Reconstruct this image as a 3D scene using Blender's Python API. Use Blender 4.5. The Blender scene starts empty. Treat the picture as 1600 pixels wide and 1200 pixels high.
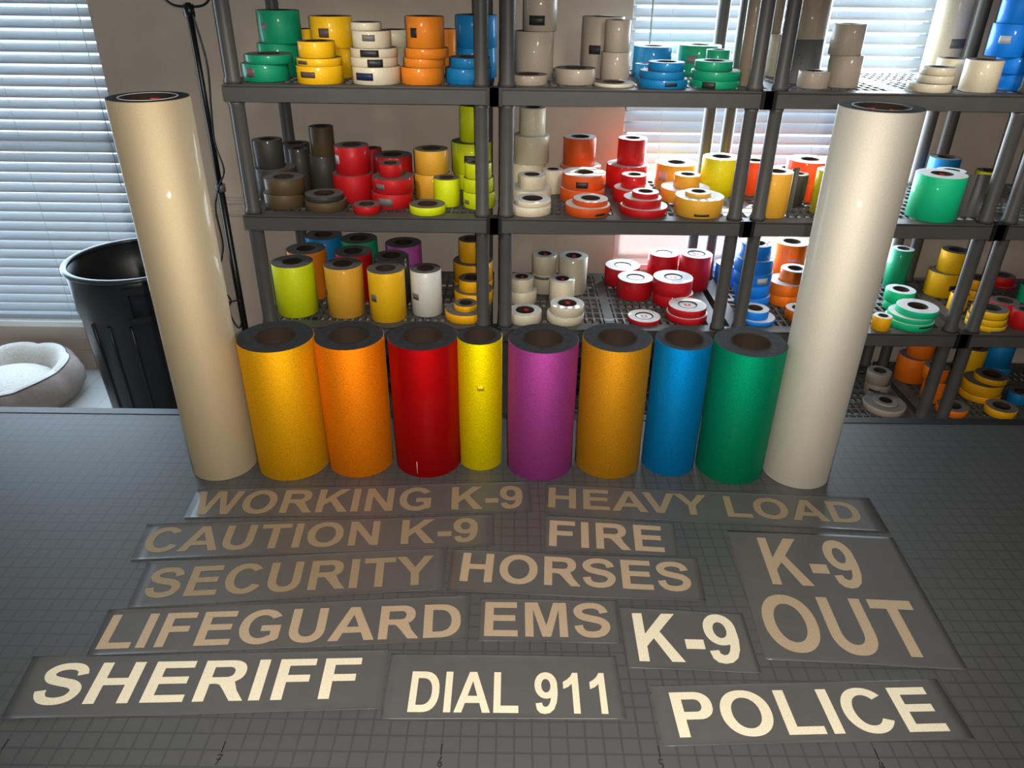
import bpy, bmesh, math, random
from mathutils import Vector, Matrix

# ------------------------------------------------------------------ camera, world, lights, exposure
sc = bpy.context.scene
S = 0.0254            # the place is laid out in inches; table top at Z = 0
FLOOR = -31.0

def V(x, y, z):
    return Vector((x * S, y * S, (z - FLOOR) * S))

PITCH, ROLL, YAW = 0.5046039, 0.0138475, 0.0029956
cam_d = bpy.data.cameras.new('camera')
cam = bpy.data.objects.new('camera', cam_d)
sc.collection.objects.link(cam)
cam_d.sensor_fit = 'HORIZONTAL'
cam_d.sensor_width = 36.0
cam_d.lens = 1163.12 / 1600.0 * 36.0
cam_d.clip_start = 0.02
fw = Vector((math.sin(YAW) * math.cos(PITCH), math.cos(YAW) * math.cos(PITCH), -math.sin(PITCH)))
rt = Vector((math.cos(YAW), -math.sin(YAW), 0))
up = rt.cross(fw)
r2 = rt * math.cos(ROLL) + up * math.sin(ROLL)
u2 = -rt * math.sin(ROLL) + up * math.cos(ROLL)
M = Matrix((r2, u2, -fw)).transposed().to_4x4()
M.translation = V(3.529, -25.965, 37.491)
cam.matrix_world = M
sc.camera = cam

w = bpy.data.worlds.new('sky')
sc.world = w
w.use_nodes = True
bg = w.node_tree.nodes['Background']
bg.inputs['Color'].default_value = (0.47, 0.72, 1.0, 1)
bg.inputs['Strength'].default_value = 2.7

def lamp(name, kind, loc, target, energy, color=(1, 1, 1), **kw):
    d = bpy.data.lights.new(name, kind)
    d.energy = energy
    d.color = color
    for k, v in kw.items():
        setattr(d, k, v)
    o = bpy.data.objects.new(name, d)
    sc.collection.objects.link(o)
    o.location = loc
    o.rotation_euler = (target - loc).to_track_quat('-Z', 'Y').to_euler()
    return o

# the phone's flash, an inch beside the lens
lamp('phone_flash', 'SPOT', V(4.6, -26.2, 38.0), V(4, 30, 8), 108, (1.0, 0.96, 0.90),
     shadow_soft_size=0.006, spot_size=math.radians(105), spot_blend=0.6)
# unseen fill spots added over the aisle to brighten the racks
for xx in (-20, 22, 64):
    lamp('aisle_fill_light', 'SPOT', V(xx, 42, 45), V(xx, 84, 0), 33, (1.0, 0.94, 0.86),
         shadow_soft_size=0.10, spot_size=math.radians(78), spot_blend=0.7)
# sun
sun_d = Vector((-0.50, -0.78, -0.55))
so = lamp('sun', 'SUN', V(40, 200, 150), V(40, 200, 150) + sun_d, 20.0, (1.0, 0.95, 0.85), angle=0.012)
# daylight arriving through each window's blind
lamp('daylight_at_left_window', 'AREA', V(-86, 102.4, 11), V(-86, 40, 11), 32, (0.60, 0.80, 1.0),
     shape='RECTANGLE', size=46 * S, size_y=60 * S)
lamp('daylight_at_rack_window', 'AREA', V(46.6, 102.6, 18), V(46.6, 40, 18), 75, (0.72, 0.87, 1.0),
     shape='RECTANGLE', size=47 * S, size_y=50 * S)

sc.view_settings.view_transform = 'Standard'
sc.view_settings.look = 'None'
sc.view_settings.gamma = 1.0
sc.view_settings.use_curve_mapping = False
sc.view_settings.exposure = 0.0
sc.cycles.max_bounces = 8
sc.cycles.sample_clamp_indirect = 4.0
sc.cycles.use_denoising = True
sc.cycles.caustics_reflective = False
sc.cycles.caustics_refractive = False

# ------------------------------------------------------------------ helpers
def mat(name, col, rough=0.5, metal=0.0, spec=0.5, coat=0.0, coat_rough=0.05):
    m = bpy.data.materials.new(name)
    m.use_nodes = True
    b = m.node_tree.nodes['Principled BSDF']
    b.inputs['Base Color'].default_value = (*col, 1)
    b.inputs['Roughness'].default_value = rough
    b.inputs['Metallic'].default_value = metal
    b.inputs['Specular IOR Level'].default_value = spec
    b.inputs['Coat Weight'].default_value = coat
    b.inputs['Coat Roughness'].default_value = coat_rough
    return m

def nodes(m):
    return m.node_tree.nodes, m.node_tree.links, m.node_tree.nodes['Principled BSDF']

def vary(m, scale, lo, hi, detail=2.0, bump=0.0, stretch=None, contrast=(0.3, 0.7)):
    """multiply the base colour by a fine noise between lo and hi"""
    N, L, b = nodes(m)
    tc = N.new('ShaderNodeTexCoord')
    mp = N.new('ShaderNodeMapping')
    if stretch: mp.inputs['Scale'].default_value = stretch
    nz = N.new('ShaderNodeTexNoise')
    nz.inputs['Scale'].default_value = scale
    nz.inputs['Detail'].default_value = detail
    rp = N.new('ShaderNodeMapRange')
    rp.inputs['From Min'].default_value, rp.inputs['From Max'].default_value = contrast
    rp.inputs['To Min'].default_value, rp.inputs['To Max'].default_value = lo, hi
    mx = N.new('ShaderNodeVectorMath'); mx.operation = 'SCALE'
    mx.inputs[0].default_value = b.inputs['Base Color'].default_value[:3]
    L.new(tc.outputs['Object'], mp.inputs['Vector']); L.new(mp.outputs['Vector'], nz.inputs['Vector'])
    L.new(nz.outputs['Fac'], rp.inputs['Value']); L.new(rp.outputs['Result'], mx.inputs['Scale'])
    L.new(mx.outputs['Vector'], b.inputs['Base Color'])
    if bump:
        bp = N.new('ShaderNodeBump'); bp.inputs['Strength'].default_value = bump
        bp.inputs['Distance'].default_value = 0.002
        L.new(nz.outputs['Fac'], bp.inputs['Height']); L.new(bp.outputs['Normal'], b.inputs['Normal'])
    return m

def link(name, me, mats=(), parent=None, loc=None):
    o = bpy.data.objects.new(name, me)
    sc.collection.objects.link(o)
    for m in mats: me.materials.append(m)
    if parent: o.parent = parent
    if loc is not None: o.location = loc
    return o

def empty(name, loc, rz=0.0):
    o = bpy.data.objects.new(name, None)
    o.empty_display_size = 0.05
    sc.collection.objects.link(o)
    o.location = loc
    o.rotation_euler.z = rz
    return o

def tag(o, label, cat, group=None, kind=None):
    if label: o['label'] = label
    if cat: o['category'] = cat
    if group: o['group'] = group
    if kind: o['kind'] = kind
    return o

def to_mesh(bm, name, smooth=False):
    me = bpy.data.meshes.new(name)
    bm.to_mesh(me); bm.free()
    if smooth:
        for p in me.polygons: p.use_smooth = True
    return me

def box(bm, x0, y0, z0, x1, y1, z1, mi=0):
    """box in inches, local axes (no floor offset)"""
    vs = [bm.verts.new((x * S, y * S, z * S)) for z in (z0, z1) for x, y in ((x0, y0), (x1, y0), (x1, y1), (x0, y1))]
    for f in ((3, 2, 1, 0), (4, 5, 6, 7), (0, 1, 5, 4), (1, 2, 6, 5), (2, 3, 7, 6), (3, 0, 4, 7)):
        fc = bm.faces.new([vs[i] for i in f]); fc.material_index = mi

def lathe(bm, prof, n=48, a0=0.0, closed=False, segs_mat=None, segs_smooth=None, cx=0.0, cy=0.0):
    """prof: list of (r, z) inches; consecutive rings joined"""
    rings = []
    for r, z in prof:
        if r <= 1e-6:
            rings.append([bm.verts.new((cx * S, cy * S, z * S))])
        else:
            rings.append([bm.verts.new(((cx + r * math.cos(2 * math.pi * i / n)) * S, (cy + r * math.sin(2 * math.pi * i / n)) * S, z * S)) for i in range(n)])
    m = len(rings)
    for k in range(m if closed else m - 1):
        A, B = rings[k], rings[(k + 1) % m]
        for i in range(n):
            j = (i + 1) % n
            if len(A) == 1 and len(B) == 1: continue
            if len(A) == 1: f = bm.faces.new((A[0], B[j], B[i]))
            elif len(B) == 1: f = bm.faces.new((A[i], A[j], B[0]))
            else: f = bm.faces.new((A[i], A[j], B[j], B[i]))
            if segs_mat: f.material_index = segs_mat[k]
            f.smooth = segs_smooth[k] if segs_smooth else True

def tube(bm, pts, r, n=10):
    """tube along pts (inches, local), radius r"""
    P = [Vector(p) * S for p in pts]
    rings = []
    ref = Vector((0, 0, 1))
    for i, p in enumerate(P):
        d = (P[min(i + 1, len(P) - 1)] - P[max(i - 1, 0)]).normalized()
        if abs(d.dot(ref)) > 0.95: a = d.cross(Vector((0, 1, 0))).normalized()
        else: a = d.cross(ref).normalized()
        b = d.cross(a)
        rings.append([bm.verts.new(p + (a * math.cos(2 * math.pi * k / n) + b * math.sin(2 * math.pi * k / n)) * r * S) for k in range(n)])
    for A, B in zip(rings, rings[1:]):
        for k in range(n):
            f = bm.faces.new((A[k], A[(k + 1) % n], B[(k + 1) % n], B[k])); f.smooth = True
    bm.faces.new(rings[0][::-1]); bm.faces.new(rings[-1])
    bmesh.ops.recalc_face_normals(bm, faces=bm.faces[:])

def smooth_path(pts, k=6):
    out = []
    n = len(pts)
    for i in range(n - 1):
        p0, p1, p2, p3 = (Vector(pts[max(0, min(n - 1, i + d))]) for d in (-1, 0, 1, 2))
        for s in range(k):
            t = s / k
            out.append(0.5 * ((2 * p1) + (p2 - p0) * t + (2 * p0 - 5 * p1 + 4 * p2 - p3) * t * t + (3 * p1 - p0 - 3 * p2 + p3) * t ** 3))
    out.append(Vector(pts[-1]))
    return out

# ------------------------------------------------------------------ materials of the place
wall_m = vary(mat('painted_wall', (0.53, 0.44, 0.365), 0.75, spec=0.2), 9, 0.94, 1.05, bump=0.05)
trim_m = mat('painted_trim', (0.52, 0.44, 0.38), 0.45, spec=0.3)
ceil_m = mat('ceiling_paint', (0.30, 0.29, 0.27), 0.9, spec=0.1)
sill_m = mat('window_sill_white', (0.85, 0.87, 0.85), 0.4)
vinyl_m = mat('window_vinyl', (0.8, 0.8, 0.8), 0.4)
ground_m = mat('outdoor_ground', (0.6, 0.6, 0.58), 0.9)

floor_m = mat('pale_plank_floor', (0.50, 0.50, 0.49), 0.42, spec=0.4)
N, L, b = nodes(floor_m)
tc = N.new('ShaderNodeTexCoord'); mp = N.new('ShaderNodeMapping')
mp.inputs['Rotation'].default_value = (0, 0, math.pi / 2)
bk = N.new('ShaderNodeTexBrick')
bk.inputs['Scale'].default_value = 1.0
bk.inputs['Brick Width'].default_value = 1.2
bk.inputs['Row Height'].default_value = 5.0 * S
bk.inputs['Mortar Size'].default_value = 0.0014
bk.inputs['Color1'].default_value = (0.50, 0.50, 0.49, 1)
bk.inputs['Color2'].default_value = (0.45, 0.45, 0.44, 1)
bk.inputs['Mortar'].default_value = (0.25, 0.25, 0.25, 1)
L.new(tc.outputs['Object'], mp.inputs['Vector']); L.new(mp.outputs['Vector'], bk.inputs['Vector'])
L.new(bk.outputs['Color'], b.inputs['Base Color'])

glass_m = bpy.data.materials.new('window_glass'); glass_m.use_nodes = True
nt = glass_m.node_tree; nt.nodes.clear()
out = nt.nodes.new('ShaderNodeOutputMaterial'); tr = nt.nodes.new('ShaderNodeBsdfTransparent')
gl = nt.nodes.new('ShaderNodeBsdfGlossy'); gl.inputs['Roughness'].default_value = 0.02
ms = nt.nodes.new('ShaderNodeMixShader'); ms.inputs['Fac'].default_value = 0.06
tr.inputs['Color'].default_value = (0.95, 0.98, 0.97, 1)
nt.links.new(tr.outputs[0], ms.inputs[1]); nt.links.new(gl.outputs[0], ms.inputs[2]); nt.links.new(ms.outputs[0], out.inputs['Surface'])

slat_m = bpy.data.materials.new('white_blind_slat'); slat_m.use_nodes = True
nt = slat_m.node_tree; b = nt.nodes['Principled BSDF']; out = nt.nodes['Material Output']
b.inputs['Base Color'].default_value = (0.70, 0.75, 0.82, 1); b.inputs['Roughness'].default_value = 0.45
tl = nt.nodes.new('ShaderNodeBsdfTranslucent'); tl.inputs['Color'].default_value = (0.74, 0.80, 0.88, 1)
ms = nt.nodes.new('ShaderNodeMixShader'); ms.inputs['Fac'].default_value = 0.30
nt.links.new(b.outputs[0], ms.inputs[1]); nt.links.new(tl.outputs[0], ms.inputs[2]); nt.links.new(ms.outputs[0], out.inputs['Surface'])
panel_m = bpy.data.materials.new('white_privacy_film'); panel_m.use_nodes = True
nt = panel_m.node_tree; b = nt.nodes['Principled BSDF']; out = nt.nodes['Material Output']
b.inputs['Base Color'].default_value = (0.7, 0.7, 0.7, 1); b.inputs['Roughness'].default_value = 0.5
tl = nt.nodes.new('ShaderNodeBsdfTranslucent'); tl.inputs['Color'].default_value = (0.8, 0.82, 0.84, 1)
tr = nt.nodes.new('ShaderNodeBsdfTransparent')
ms = nt.nodes.new('ShaderNodeMixShader'); ms.inputs['Fac'].default_value = 0.16
m2 = nt.nodes.new('ShaderNodeMixShader'); m2.inputs['Fac'].default_value = 0.22
nt.links.new(b.outputs[0], ms.inputs[1]); nt.links.new(tl.outputs[0], ms.inputs[2])
nt.links.new(ms.outputs[0], m2.inputs[1]); nt.links.new(tr.outputs[0], m2.inputs[2]); nt.links.new(m2.outputs[0], out.inputs['Surface'])
cord_m = mat('blind_cord', (0.75, 0.78, 0.80), 0.6)

# ------------------------------------------------------------------ the room
XL, XR, YB, YF, CEIL = -118.0, 122.0, 103.0, -70.0, 65.0
T = 5.0

def struct_box(name, x0, y0, z0, x1, y1, z1, m):
    bm = bmesh.new(); box(bm, x0, y0, z0, x1, y1, z1)
    o = link(name, to_mesh(bm, name), [m]); o.location = V(0, 0, 0)
    o['kind'] = 'structure'
    return o

struct_box('floor', XL - T, YF - T, FLOOR - 2, XR + T, YB + T, FLOOR, floor_m)
struct_box('ceiling', XL - T, YF - T, CEIL, XR + T, YB + T, CEIL + 2, ceil_m)
struct_box('wall_left', XL - T, YF - T, FLOOR, XL, YB + T, CEIL, wall_m)
struct_box('wall_right', XR, YF - T, FLOOR, XR + T, YB + T, CEIL, wall_m)
struct_box('wall_front', XL, YF - T, FLOOR, XR, YF, CEIL, wall_m)
WIN = [(-112.0, -62.6, -21.8, 44.0), (21.9, 71.3, -9.0, 44.0)]   # x0, x1, z0, z1 of the two openings
bm = bmesh.new()
xs = XL
for x0, x1, z0, z1 in WIN:
    box(bm, xs, YB, FLOOR, x0, YB + T, CEIL)
    box(bm, x0, YB, FLOOR, x1, YB + T, z0)
    box(bm, x0, YB, z1, x1, YB + T, CEIL)
    xs = x1
box(bm, xs, YB, FLOOR, XR, YB + T, CEIL)
o = link('wall_back', to_mesh(bm, 'wall_back'), [wall_m], loc=V(0, 0, 0)); o['kind'] = 'structure'
struct_box('outdoor_ground', -400, YB + T, FLOOR - 8, 400, 900, FLOOR - 6, ground_m)

# unseen slab added outside to keep the sun off the left window
struct_box('added_sun_blocker', -190, YB + T, 48, 12, YB + T + 112, 52, vinyl_m)
bm = bmesh.new()
box(bm, XL, YB - 0.6, FLOOR, XR, YB, FLOOR + 3.2); box(bm, XL, YB - 0.35, FLOOR + 3.2, XR, YB, FLOOR + 3.7)
o = link('baseboard_back', to_mesh(bm, 'b'), [trim_m], loc=V(0, 0, 0)); o['kind'] = 'structure'
bm = bmesh.new()
for x0, x1 in ((-62.0, XR),):
    box(bm, x0, YB - 0.5, -0.4, x1, YB, 2.7); box(bm, x0, YB - 1.0, 1.9, x1, YB, 2.4); box(bm, x0, YB - 0.8, 0.0, x1, YB, 0.4)
o = link('trim_1', to_mesh(bm, 'r'), [trim_m], loc=V(0, 0, 0)); o['kind'] = 'structure'

def window(i, x0, x1, z0, z1, tilt, label, blind_z=None):
    # frame, sash bar and pane set in the opening
    bm = bmesh.new()
    y0, y1 = YB + 3.4, YB + 4.8
    for a in ((x0, z0, x0 + 1.6, z1), (x1 - 1.6, z0, x1, z1), (x0, z0, x1, z0 + 1.6), (x0, z1 - 1.6, x1, z1),
              (x0, (z0 + z1) / 2 - .8, x1, (z0 + z1) / 2 + .8)):
        box(bm, a[0], y0, a[1], a[2], y1, a[3])
    wo = link('window_%d' % i, to_mesh(bm, 'w'), [vinyl_m], loc=V(0, 0, 0)); wo['kind'] = 'structure'
    bm = bmesh.new(); box(bm, x0 + 1.5, y0 + .6, z0 + 1.5, x1 - 1.5, y0 + .8, z1 - 1.5)
    link('pane', to_mesh(bm, 'p'), [glass_m], wo)
    bm = bmesh.new(); box(bm, x0 + .01, YB - .002, z0 + .003, x1 - .01, YB + 3.4, z0 + .7); box(bm, x0 - .6, YB - .9, z0 - .3, x1 + .6, YB - .004, z0 + .701)
    link('window_sill', to_mesh(bm, 's'), [sill_m], wo)
    bm = bmesh.new(); box(bm, x0 - .4, YB - 0.5, z0 - 2.9, x1 + .4, YB - .002, z0 - .31)
    link('apron', to_mesh(bm, 'a'), [trim_m], wo)
    if blind_z is not None:
        # white translucent film over the lower lights of the window
        bm = bmesh.new(); box(bm, x0 + .05, YB + 2.9, z0 + .71, x1 - .05, YB + 3.0, blind_z + .6)
        link('privacy_panel', to_mesh(bm, 'pp'), [panel_m], wo)['label'] = 'white translucent lower panel'
    zb = z0 if blind_z is None else blind_z
    # the venetian blind
    bx0, bx1, by = x0 + .35, x1 - .35, YB + 1.9
    root = empty('window_blind', V((x0 + x1) / 2, by, zb + .7))
    tag(root, label, 'blind', 'window blinds')
    cx, cz = (x0 + x1) / 2, zb + .7
    def loc(bm_):
        bmesh.ops.translate(bm_, verts=bm_.verts[:], vec=Vector((-cx * S, -by * S, -cz * S)))
        return bm_
    bm = bmesh.new()
    zz = zb + .7 + 1.9
    hw = 1.0
    while zz < z1 - 2.2:
        # a slightly crowned slat, room edge low
        sec = []
        for k in range(5):
            u = -hw + 2 * hw * k / 4
            c = 0.09 * (1 - (u / hw) ** 2)
            sec.append((u * math.cos(tilt) - c * math.sin(tilt), u * math.sin(tilt) + c * math.cos(tilt)))
        up_, lo_ = [], []
        for xx in (bx0, bx1):
            up_.append([bm.verts.new((xx * S, (by + a) * S, (zz + c + .03) * S)) for a, c in sec])
            lo_.append([bm.verts.new((xx * S, (by + a) * S, (zz + c - .03) * S)) for a, c in sec])
        for k in range(4):
            f = bm.faces.new((up_[0][k], up_[1][k], up_[1][k + 1], up_[0][k + 1])); f.smooth = True
            f = bm.faces.new((lo_[0][k + 1], lo_[1][k + 1], lo_[1][k], lo_[0][k])); f.smooth = True
        bm.faces.new((lo_[0][0], lo_[1][0], up_[1][0], up_[0][0])); bm.faces.new((up_[0][4], up_[1][4], lo_[1][4], lo_[0][4]))
        zz += 1.74
    link('slats', to_mesh(loc(bm), 'slats'), [slat_m], root)
    bm = bmesh.new(); box(bm, bx0, by - 1.0, zb + .75, bx1, by + 1.0, zb + 1.4)
    link('bottom_rail', to_mesh(loc(bm), 'rail'), [slat_m], root)
    bm = bmesh.new(); box(bm, bx0, by - 1.1, z1 - 2.0, bx1, by + 1.1, z1 - .1)
    link('head_rail', to_mesh(loc(bm), 'rail'), [slat_m], root)
    for xx in (bx0 + 6, (bx0 + bx1) / 2 - 7.5, (bx0 + bx1) / 2 + 7.5, bx1 - 6):
        bm = bmesh.new()
        for yy in (by - 1.08, by + 1.08):
            tube(bm, [(xx, yy, zb + 1.2), (xx, yy, z1 - 1.5)], .035, 6)
        link('ladder_cord', to_mesh(loc(bm), 'cord'), [cord_m], root)
    bm = bmesh.new()
    xw = bx1 - 1.6 if i == 1 else bx0 + 2.6
    tube(bm, [(xw, by - 1.5, z1 - 2), (xw + .2, by - 1.5, zb + 26 if i == 1 else zb + 13)], .14 if i == 2 else .06, 8)
    link('tilt_wand', to_mesh(loc(bm), 'wand'), [mat('wand_plastic', (.35, .38, .38), .3) if i == 2 else cord_m], root)

window(1, *WIN[0], math.radians(36), 'white slatted blind in the left window above the dog bed')
window(2, *WIN[1], math.radians(46), 'white slatted blind in the window behind the racks', 7.2)

# ------------------------------------------------------------------ work table with its cutting mat
mat_m = mat('grey_green_cutting_mat', (0.075, 0.074, 0.070), 0.42, spec=0.8)
N, L, b = nodes(mat_m)
tc = N.new('ShaderNodeTexCoord'); sp = N.new('ShaderNodeSeparateXYZ')
L.new(tc.outputs['Object'], sp.inputs['Vector'])
wob = N.new('ShaderNodeTexNoise'); wob.inputs['Scale'].default_value = 60; wob.inputs['Detail'].default_value = 3
L.new(tc.outputs['Object'], wob.inputs['Vector'])
def line(axis):
    a = N.new('ShaderNodeMath'); a.operation = 'MULTIPLY'; a.inputs[1].default_value = 1 / S
    L.new(sp.outputs[axis], a.inputs[0])
    p = N.new('ShaderNodeMath'); p.operation = 'PINGPONG'; p.inputs[1].default_value = 0.5
    L.new(a.outputs[0], p.inputs[0])
    w_ = N.new('ShaderNodeMath'); w_.operation = 'MULTIPLY_ADD'; w_.inputs[1].default_value = 0.05; w_.inputs[2].default_value = -0.025
    L.new(wob.outputs['Fac'], w_.inputs[0])
    d = N.new('ShaderNodeMath'); d.operation = 'ADD'
    L.new(p.outputs[0], d.inputs[0]); L.new(w_.outputs[0], d.inputs[1])
    r = N.new('ShaderNodeMapRange'); r.inputs['From Min'].default_value = 0.03; r.inputs['From Max'].default_value = 0.09
    r.inputs['To Min'].default_value = 1; r.inputs['To Max'].default_value = 0
    L.new(d.outputs[0], r.inputs['Value'])
    return r
la, lb = line('X'), line('Y')
mxm = N.new('ShaderNodeMath'); mxm.operation = 'MAXIMUM'
L.new(la.outputs[0], mxm.inputs[0]); L.new(lb.outputs[0], mxm.inputs[1])
big = N.new('ShaderNodeTexNoise'); big.inputs['Scale'].default_value = 3.5; big.inputs['Detail'].default_value = 4
L.new(tc.outputs['Object'], big.inputs['Vector'])
cr = N.new('ShaderNodeMix'); cr.data_type = 'RGBA'
cr.inputs['A'].default_value = (0.062, 0.062, 0.060, 1); cr.inputs['B'].default_value = (0.078, 0.078, 0.076, 1)
L.new(big.outputs['Fac'], cr.inputs['Factor'])
cm = N.new('ShaderNodeMix'); cm.data_type = 'RGBA'; cm.inputs['B'].default_value = (0.048, 0.049, 0.048, 1)
L.new(mxm.outputs[0], cm.inputs['Factor']); L.new(cr.outputs['Result'], cm.inputs['A'])
L.new(cm.outputs['Result'], b.inputs['Base Color'])
black_m = mat('black_rubber', (0.018, 0.018, 0.02), 0.35)
steel_m = mat('grey_painted_steel', (0.2, 0.2, 0.21), 0.45)
ink_m = mat('black_marker_ink', (0.008, 0.008, 0.009), 0.6)

TX0, TX1, TY0, TY1 = -66.0, 72.0, -20.0, 36.0
table = empty('work_table', V(0, 0, FLOOR))
tag(table, 'wide work table topped with a dark grey gridded cutting mat', 'table')
def tpart(name, bm, m):
    bmesh.ops.translate(bm, verts=bm.verts[:], vec=Vector((0, 0, -FLOOR * S)))
    return link(name, to_mesh(bm, name), [m], table)
bm = bmesh.new(); box(bm, TX0, TY0, -1.5, TX1, TY1, -.12); tpart('tabletop', bm, steel_m)
bm = bmesh.new(); box(bm, TX0, TY0, -.12, TX1, 35.0, 0); tpart('cutting_mat', bm, mat_m)
bm = bmesh.new(); box(bm, TX0, 35.0, -.12, TX1, TY1, .05); tpart('edge_trim', bm, black_m)
for xx in (TX0 + 2, TX1 - 4):
    for yy in (TY0 + 2, TY1 - 5):
        bm = bmesh.new(); box(bm, xx, yy, FLOOR, xx + 2, yy + 2, -1.5); tpart('leg', bm, steel_m)
# hand-written foot marks along the front
def stroke(bm, pts, wd=.06):
    pts = [Vector(p) for p in pts]
    for a, c in zip(pts, pts[1:]):
        d = (c - a).normalized(); n = Vector((-d.y, d.x)) * wd / 2
        a2, c2 = a - d * wd * .3, c + d * wd * .3
        q = [a2 + n, a2 - n, c2 - n, c2 + n]
        lo = [bm.verts.new((v.x * S, v.y * S, 0.0)) for v in q]; hi = [bm.verts.new((v.x * S, v.y * S, .012 * S)) for v in q]
        bm.faces.new(hi[::-1]); bm.faces.new(lo)
        for k in range(4): bm.faces.new((lo[k], lo[(k + 1) % 4], hi[(k + 1) % 4], hi[k]))
    bmesh.ops.recalc_face_normals(bm, faces=bm.faces[:])
DIG = {'8': [[(.28, .9), (.05, .75), (.3, .45), (.05, .1), (.28, .0), (.42, .2), (.1, .6), (.28, .9)]],
       '7': [[(0, .95), (.45, .95), (.12, 0)], [(.05, .5), (.42, .52)]],
       '6': [[(.35, 1), (.08, .5), (.05, .15), (.25, 0), (.42, .2), (.3, .45), (.08, .35)]],
       '5': [[(.45, .95), (.08, .95), (.06, .55), (.35, .55), (.42, .25), (.25, .02), (.02, .05)]],
       '4': [[(.15, .95), (.02, .45), (.45, .45)], [(.38, .9), (.34, 0)]]}
for ch, xx in (('8', -24), ('7', -12), ('6', 0), ('5', 12), ('4', 24)):
    bm = bmesh.new()
    stroke(bm, [(xx, .5), (xx, -.12)])
    for st in DIG[ch]:
        stroke(bm, [(xx - .15 + u * .6, -.85 + v * .6) for u, v in st], .045)
    tpart('foot_mark', bm, ink_m)['label'] = 'hand-written %s with a tick' % ch

# ------------------------------------------------------------------ plastic racks
plast_m = vary(mat('grey_rack_plastic', (0.070, 0.067, 0.062), 0.5, spec=0.4), 14, 0.94, 1.06)
clip_m = mat('black_clip_plastic', (0.008, 0.008, 0.008), 0.4)
UX = [(-34.2, .4), (1.6, 36.2), (37.3, 71.9), (73.1, 107.7)]
DECKS = [-26.9, -9.8, 7.2, 24.4, 41.5]
DY0, DY1, W = 77.0, 101.4, 34.6

bm = bmesh.new()
H = 2.1
for a in ((0, 0, W, .35), (0, DY1 - DY0 - .35, W, DY1 - DY0), (0, .35, .35, DY1 - DY0 - .35), (W - .35, .35, W, DY1 - DY0 - .35)):
    box(bm, a[0], a[1], -H, a[2], a[3], -.15)
for a in ((0, 0, W, 2.3), (0, DY1 - DY0 - 1.3, W, DY1 - DY0), (0, 2.3, 2.1, DY1 - DY0 - 1.3), (W - 2.1, 2.3, W, DY1 - DY0 - 1.3)):
    box(bm, a[0], a[1], -.35, a[2], a[3], 0)
x = 2.1
n = 26
for k in range(1, n):
    xx = 2.1 + (W - 4.2) * k / n
    hwid = .16 if k != n // 2 else .75
    box(bm, xx - hwid, 2.3, -.38, xx + hwid, DY1 - DY0 - 1.3, -.004)
for k in range(1, 10):
    yy = 2.3 + (DY1 - DY0 - 3.6) * k / 10
    hwid = .17 if k % 5 else .6
    box(bm, 2.1, yy - hwid, -.36, W - 2.1, yy + hwid, -.008)
for yy in (8.0, 16.5):                       # stiffening ribs under the deck
    box(bm, .35, yy - .2, -1.7, W - .35, yy + .2, -.37)
deck_me = to_mesh(bm, 'shelf_deck'); deck_me.materials.append(plast_m)
bm = bmesh.new()
HP = 17.1 - H
lathe(bm, [(0, 0), (1.08, 0), (1.08, .5), (.93, .8), (.93, HP - .5), (1.0, HP - .3), (1.0, HP), (0, HP)], 24)
post_me = to_mesh(bm, 'post'); post_me.materials.append(plast_m)
bm = bmesh.new()
hf = -26.9 - H - FLOOR
lathe(bm, [(0, 0), (1.1, 0), (1.1, hf), (0, hf)], 20)
foot_me = to_mesh(bm, 'foot'); foot_me.materials.append(plast_m)

RACKN = ['left rack', 'middle rack', 'right rack', 'far right rack']
RLAB = ['grey plastic rack left of middle, beside the black light stand',
        'grey plastic rack in the middle, its red and off-white rolls sunlit',
        'grey plastic rack on the right, partly behind the tall white roll',
        'grey plastic rack at far right, cut off by the frame edge']
for u, (x0, x1) in enumerate(UX):
    root = empty('plastic_shelf_rack', V(x0, DY0, FLOOR))
    tag(root, RLAB[u], 'shelf rack', 'grey plastic racks along the wall')
    for z in DECKS:
        d = bpy.data.objects.new('shelf_deck', deck_me); sc.collection.objects.link(d); d.parent = root
        d.location = (0, 0, (z - FLOOR) * S)
    for px in (1.1, W - 1.1):
        for py in (1.2, DY1 - DY0 - 1.6):
            for z in DECKS[:-1]:
                d = bpy.data.objects.new('post', post_me); sc.collection.objects.link(d); d.parent = root
                d.location = (px * S, py * S, (z - FLOOR) * S)
            d = bpy.data.objects.new('foot', foot_me); sc.collection.objects.link(d); d.parent = root
            d.location = (px * S, py * S, 0)
TIERN = {-26.9: 'bottom shelf', -9.8: 'third shelf', 7.2: 'second shelf', 24.4: 'upper shelf'}
for u in range(3):
    for z in DECKS[:4]:
        bm = bmesh.new()
        xm = (UX[u][1] + UX[u + 1][0]) / 2
        g = UX[u + 1][0] - UX[u][1]
        box(bm, -g / 2 + .01, -.3, -2.2, g / 2 - .01, 1.6, .1)
        box(bm, -g / 2 - .45, -.3, -2.2, g / 2 + .45, -.01, .12)
        o = link('rack_clip', to_mesh(bm, 'clip'), [clip_m], loc=V(xm, DY0, z))
        tag(o, 'black clip joining %s to %s at the %s' % (RACKN[u], RACKN[u + 1], TIERN[z]), 'clip', 'black clips between the racks')

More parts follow.
